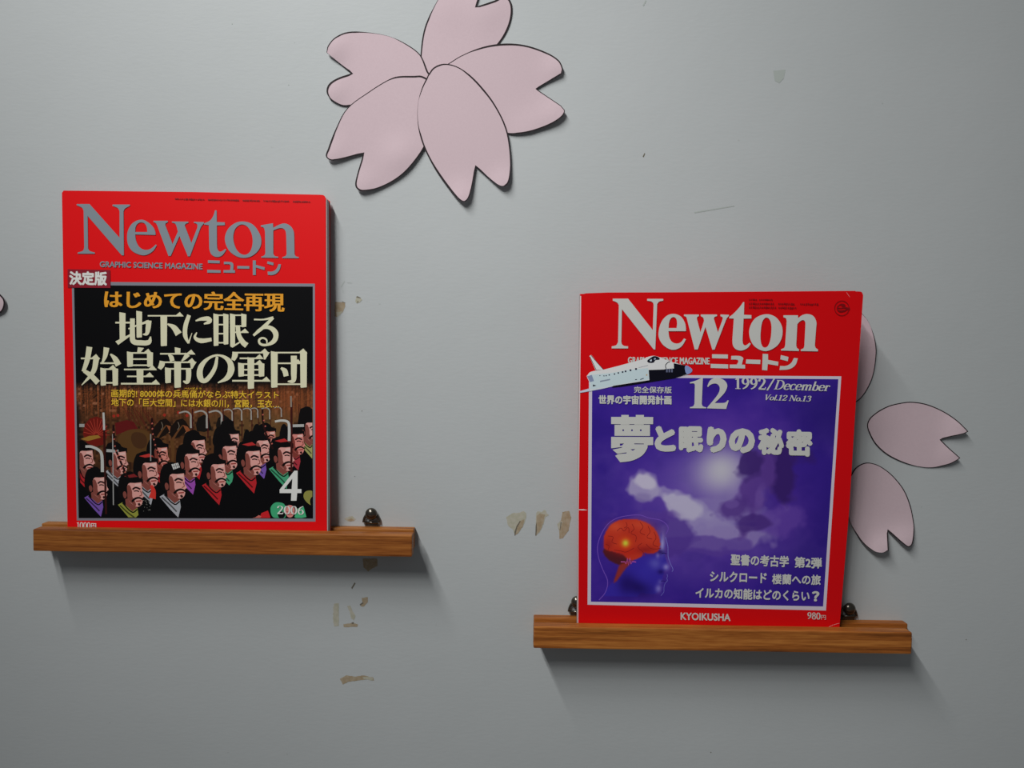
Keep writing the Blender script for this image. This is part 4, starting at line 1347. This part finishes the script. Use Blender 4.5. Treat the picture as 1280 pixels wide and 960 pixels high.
sp([(98, 358), (140, 345), (160, 400), (125, 410)], (120, 130, 158))
sp([(118, 178), (136, 168), (192, 238), (248, 300), (172, 302)], (206, 210, 212))
ss([(122, 182), (150, 240), (178, 300)], .7, (40, 40, 52))
ss([(134, 172), (190, 238), (244, 298)], .7, (30, 30, 44))
shu.poly(spline(W7([(645, 302), (780, 297), (800, 292), (870, 288), (868, 242), (985, 264), s_(1000, 300), (985, 340), (870, 376), (660, 410), (390, 452), (318, 458), (330, 442), (652, 392)]), 3), c_(14, 14, 24))
shu.poly(spline(W7(S((975, 262), (1012, 278), (1033, 306), (1012, 331), (985, 338), (968, 300))), 4), c_(120, 136, 180))
ss([(800, 290), (795, 262), (812, 238), (835, 228)], 1.0, (20, 20, 30))
sp([(815, 240), (862, 246), (868, 275), (835, 282), (815, 262)], (206, 210, 210))
for x in (800, 822, 845):
    sp([(x, 292), (x + 14, 292), (x + 14, 322), (x, 322)], (90, 96, 120))
shu.poly(spline(W7(S((632, 222), (660, 196), (695, 178), (735, 190), (742, 208), (705, 216), (690, 236), (650, 238))), 4), c_(22, 22, 34))
sp([(655, 215), (672, 205), (674, 222), (660, 228)], (176, 186, 200))
sp([(690, 200), (706, 194), (710, 206), (696, 212)], (150, 160, 180))
for k, (x, y) in enumerate(((212, 352), (248, 354), (268, 352), (295, 346), (342, 338), (376, 328), (414, 320), (440, 314), (484, 304), (533, 293))):
    r = 4 + k * .5
    sp([(x - r, y - r), (x + r, y - r), (x + r, y + r), (x - r, y + r)], (36, 36, 56))
for k in range(11):
    x = 558 + k * 7.5
    sp([(x, 283 - k * 1.8), (x + 5, 282 - k * 1.8), (x + 5, 277 - k * 1.8), (x, 278 - k * 1.8)], (80, 84, 104))
for k in range(12):
    x = 214 + k * 7.5
    sp([(x, 410 - k * 1.5), (x + 5, 409 - k * 1.5), (x + 5, 396 - k * 1.5), (x, 398 - k * 1.5)], (84, 90, 116))
sp([(150, 430), (182, 440), (150, 450)], (24, 24, 36))
sp([(622, 340), (634, 338), (634, 352), (622, 354)], (170, 140, 100))
for x, y in ((530, 385), (575, 382), (590, 376)):
    sp([(x - 6, y), (x + 12, y - 3), (x + 12, y + 4), (x - 6, y + 7)], (40, 44, 64))
shu.build_ink('shuttle_picture', mr)

R_N = [T12(760, 370, [(75, 42), (320, 42), (715, 545), (728, 140), s_(718, 108), s_(690, 88), (625, 76), (625, 45), (882, 45), (882, 75), s_(815, 92), (785, 130), (755, 855), (730, 855), (222, 210), (212, 735), s_(225, 775), s_(255, 795), (320, 805), (320, 838), (58, 838), (58, 805), s_(130, 785), (160, 735), (172, 145), s_(145, 105), (75, 75)])]
R_e = [T12(760, 370, [s_(805, 600), s_(850, 420), s_(940, 315), s_(1050, 285), s_(1160, 325), s_(1225, 420), s_(1243, 500), (1245, 562), (965, 562), s_(980, 660), s_(1020, 730), s_(1090, 760), s_(1160, 742), (1215, 678), (1246, 692), s_(1180, 800), s_(1100, 850), s_(1010, 858), s_(900, 800), s_(830, 710)]),
       T12(760, 370, [(968, 512), s_(975, 430), s_(1000, 365), s_(1045, 337), s_(1090, 365), s_(1103, 440), (1095, 512)])]
R_w = [T12(850, 370, [(62, 295), (300, 295), (300, 322), s_(275, 335), (268, 365), (325, 580), (383, 395), s_(370, 350), (330, 322), (330, 295), (590, 295), (590, 322), s_(550, 335), (540, 365), (605, 580), (675, 385), s_(680, 345), (645, 322), (645, 295), (780, 300), (780, 318), s_(745, 360), (725, 405), (550, 858), (515, 858), (405, 495), (282, 855), (232, 855), (110, 370), s_(95, 335), (62, 320)])]
R_t = [T12(850, 370, [(1010, 95), (1026, 98), (1020, 300), (1140, 305), (1140, 360), (1015, 362), (998, 710), s_(1010, 772), s_(1040, 790), s_(1075, 775), (1110, 745), (1130, 765), s_(1080, 830), s_(980, 872), s_(890, 850), s_(845, 790), (835, 700), (858, 362), (785, 358), (785, 335), s_(850, 285), s_(945, 185)])]
R_o = [T12(930, 370, S((78, 600), (110, 450), (200, 340), (360, 290), (500, 335), (590, 450), (615, 570), (590, 700), (510, 810), (360, 880), (230, 850), (130, 760))),
       T12(930, 370, S((262, 600), (285, 430), (320, 365), (360, 345), (405, 375), (432, 450), (435, 560), (420, 690), (385, 790), (335, 825), (290, 800), (265, 720)))]
R_n = [T12(930, 370, [(628, 308), (860, 308), (862, 355), s_(930, 305), s_(1020, 288), s_(1110, 325), s_(1155, 420), (1150, 520), (1130, 790), s_(1145, 830), (1180, 855), (1180, 885), (905, 880), (905, 855), s_(948, 835), (962, 800), (978, 480), s_(975, 415), s_(945, 385), s_(900, 400), (850, 450), (832, 790), s_(845, 830), (875, 850), (875, 880), (590, 872), (590, 850), s_(638, 830), (655, 790), (680, 400), s_(668, 360), (628, 340)])]
sh = Sheet(pr, TOP)
newton(sh, [R_N, R_e, R_w, R_t, R_o, R_n])
sh.build('title_lettering', WHITE_R, mr)

INK_DARK_R = mat('dark_red_small_print', alb((112, 6, 12), KR), .45, .3)
sh = Sheet(pr, TOP)
microprint(sh, 936, 373.2, 966, 373.6, 2.2, 14, (5,))
microprint(sh, 936, 378, 1023, 379, 2.8, 38, (14, 15, 25, 26, 27))
microprint(sh, 936, 382.6, 996, 383.6, 2.8, 26, (15,))
sh.build('small_print', INK_DARK_R, mr)
EC = (1052, 385.2)
sh = Sheet(pr, TOP)
ring = [(EC[0] + 9.4 * math.cos(t), EC[1] + 9.6 * math.sin(t)) for t in [i * math.pi / 18 for i in range(36)]]
rin = [(EC[0] + 8.6 * math.cos(t), EC[1] + 8.8 * math.sin(t)) for t in [i * math.pi / 18 for i in range(36)]]
sh.poly(ring, holes=[rin])
EB = lambda L: Zf(910, 350, 7.111, L)
sh.quads(stroke(EB([(1080, 258), (1040, 246), (1000, 250), (972, 246), (980, 228), (1005, 216), (1035, 222), (1030, 236)]), [2.6, 1.6, 1, 1.2, 1, 1.6, 1.6, .8], n=4))
sh.quads(stroke(EB([(968, 244), (970, 262), (990, 276), (1025, 274), (1060, 262)]), [1, 1.2, 2.2, 2.2, .8], n=4))
sh.poly(spline(EB(S((1002, 222), (1020, 214), (1036, 222), (1018, 234))), 4))
sh.build('emblem', INK_DARK_R, mr)

sh = Sheet(pr, TOP)
G = lambda L: Zf(855, 465, 12.8, L)
sh.poly(spline(G([(90, 165), s_(190, 135), (285, 92), (300, 92), (282, 510), s_(298, 545), (355, 565), (355, 580), (92, 578), (92, 560), s_(145, 545), (165, 505), (172, 205), s_(158, 182), (95, 182)]), 4))
sh.poly(spline(G([(370, 225), s_(410, 140), s_(470, 102), s_(540, 95), s_(640, 130), s_(690, 210), s_(660, 310), s_(590, 395), (490, 495), (590, 495), s_(655, 488), (698, 450), (713, 455), (672, 590), (370, 580), (370, 565), s_(500, 410), s_(558, 320), s_(568, 245), s_(530, 192), s_(470, 185), s_(415, 208), (380, 242)]), 4))
sh.build('issue_number', WHITE_R, mr)
sh = Sheet(pr, TOP)
serif(sh, '1992', [(918.6, 472), (957.4, 473), (957.4, 487.2), (918.6, 486)], .16, .06)
serif(sh, '/', [(957.6, 474.5), (968.6, 474), (968.6, 486.6), (957.6, 487.4)], .16, .08)
serif(sh, 'December', [(967, 474.8), (1037.8, 477.4), (1037.8, 488.8), (967, 486.6)], .15, .06, .25)
serif(sh, 'Vol.12 No.13', [(956.8, 493), (1014.2, 494.8), (1014.2, 502), (956.8, 499.8)], .16, .07, .25)
sh.build('date_line', WHITE_R, mr)

sh = Sheet(pr, TOP)
text(sh, '完全保存版', [(792.4, 482.8), (839.5, 483.2), (839.5, 491.6), (792.4, 491)], .02)
text(sh, '世界の宇宙開発計画', [(748, 493.6), (839.3, 494.2), (839.3, 505.8), (748, 505.2)], .045)
sh.build('side_caption', WHITE_R, mr)

sh = Sheet(pr, TOP)
Y4 = lambda L: Zf(755, 505, 4.741, L)
sh.poly(Y4([(42, 76), (102, 76), (102, 64), (146, 64), (146, 76), (188, 76), (188, 64), (236, 64), (236, 76), (291, 77), (290, 119), (235, 119), (235, 122), (180, 122), (180, 119), (150, 119), (150, 122), (98, 122), (98, 119), (42, 118)]))
sh.poly(Y4([(62, 122.5), (272, 123), (272, 189), (62, 188)]), holes=[Y4([(x, 150), (x + 9, 150), (x + 9, 160), (x, 160)]) for x in (109, 161, 213)] + [Y4([(98, 119.5), (99, 124), (150, 124), (150, 122.6), (100, 122.6)])][:0])
sh.poly(spline(Y4([(42, 194), (291, 195), (291, 242), (258, 244), (256, 262, 1), (225, 305, 1), (165, 335, 1), (96, 345), (66, 306), (84, 296), (132, 292), (134, 286), (78, 294), (50, 270), (106, 258), (108, 254), (42, 262)]), 4),
        holes=[Y4([(94, 234), (118, 233), (106, 245), (94, 247)]), Y4([(178, 233), (236, 234), (236, 238), (180, 238)]), Y4([(156, 268), (186, 266), (170, 276)])])
for ch, x0, x1, y0, y1, b in (('と', 818, 844.8, 532, 564.2, .075), ('眠', 848.4, 879, 532.4, 565.4, .06), ('り', 883.2, 908.2, 533, 565.8, .075), ('の', 910.6, 943.6, 535, 566.4, .075), ('秘', 947, 979.8, 534.4, 568.4, .06), ('密', 981.8, 1015.6, 536.2, 570.4, .055)):
    text(sh, ch, [(x0, y0), (x1, y0 + .4), (x1, y1 + .4), (x0, y1)], b)
sh.build('main_headline', WHITE_R, mr)

sh = Sheet(pr, TOP)
text(sh, '聖書の考古学', [(913.4, 692), (986, 694.6), (985.6, 709), (913, 706.2)], .035)
text(sh, '第2弾', [(993, 695.4), (1027.4, 696.8), (1027, 710.6), (992.6, 709.4)], .035)
text(sh, 'シルクロード', [(887.4, 713.4), (958.4, 715.4), (958, 729), (887, 726.6)], .035)
text(sh, '楼蘭への旅', [(965, 717), (1026, 718.2), (1025.6, 731.2), (964.6, 730)], .035)
text(sh, 'イルカの知能はどのくらい', [(869.4, 733.6), (1012, 738.0), (1011.6, 751.6), (869, 747.4)], .035)
text(sh, '？', [(1014.6, 738.4), (1024.2, 738.8), (1023.8, 751.8), (1014.4, 751.4)], .05)
sh.build('bottom_captions', WHITE_R, mr)
sh = Sheet(pr, TOP)
text(sh, 'KYOIKUSHA', [(850.6, 765.2), (913, 767), (913, 776.2), (850.6, 774.6)], .03)
sh.build('publisher_name', WHITE_R, mr)
sh = Sheet(pr, TOP)
serif(sh, '980', [(1009, 765), (1025.4, 765.6), (1025.4, 774.2), (1009, 773.4)], .15, .06)
text(sh, '円', [(1026.2, 768.6), (1032, 768.8), (1032, 774.4), (1026.2, 774.2)], .0)
sh.build('price', WHITE_R, mr)
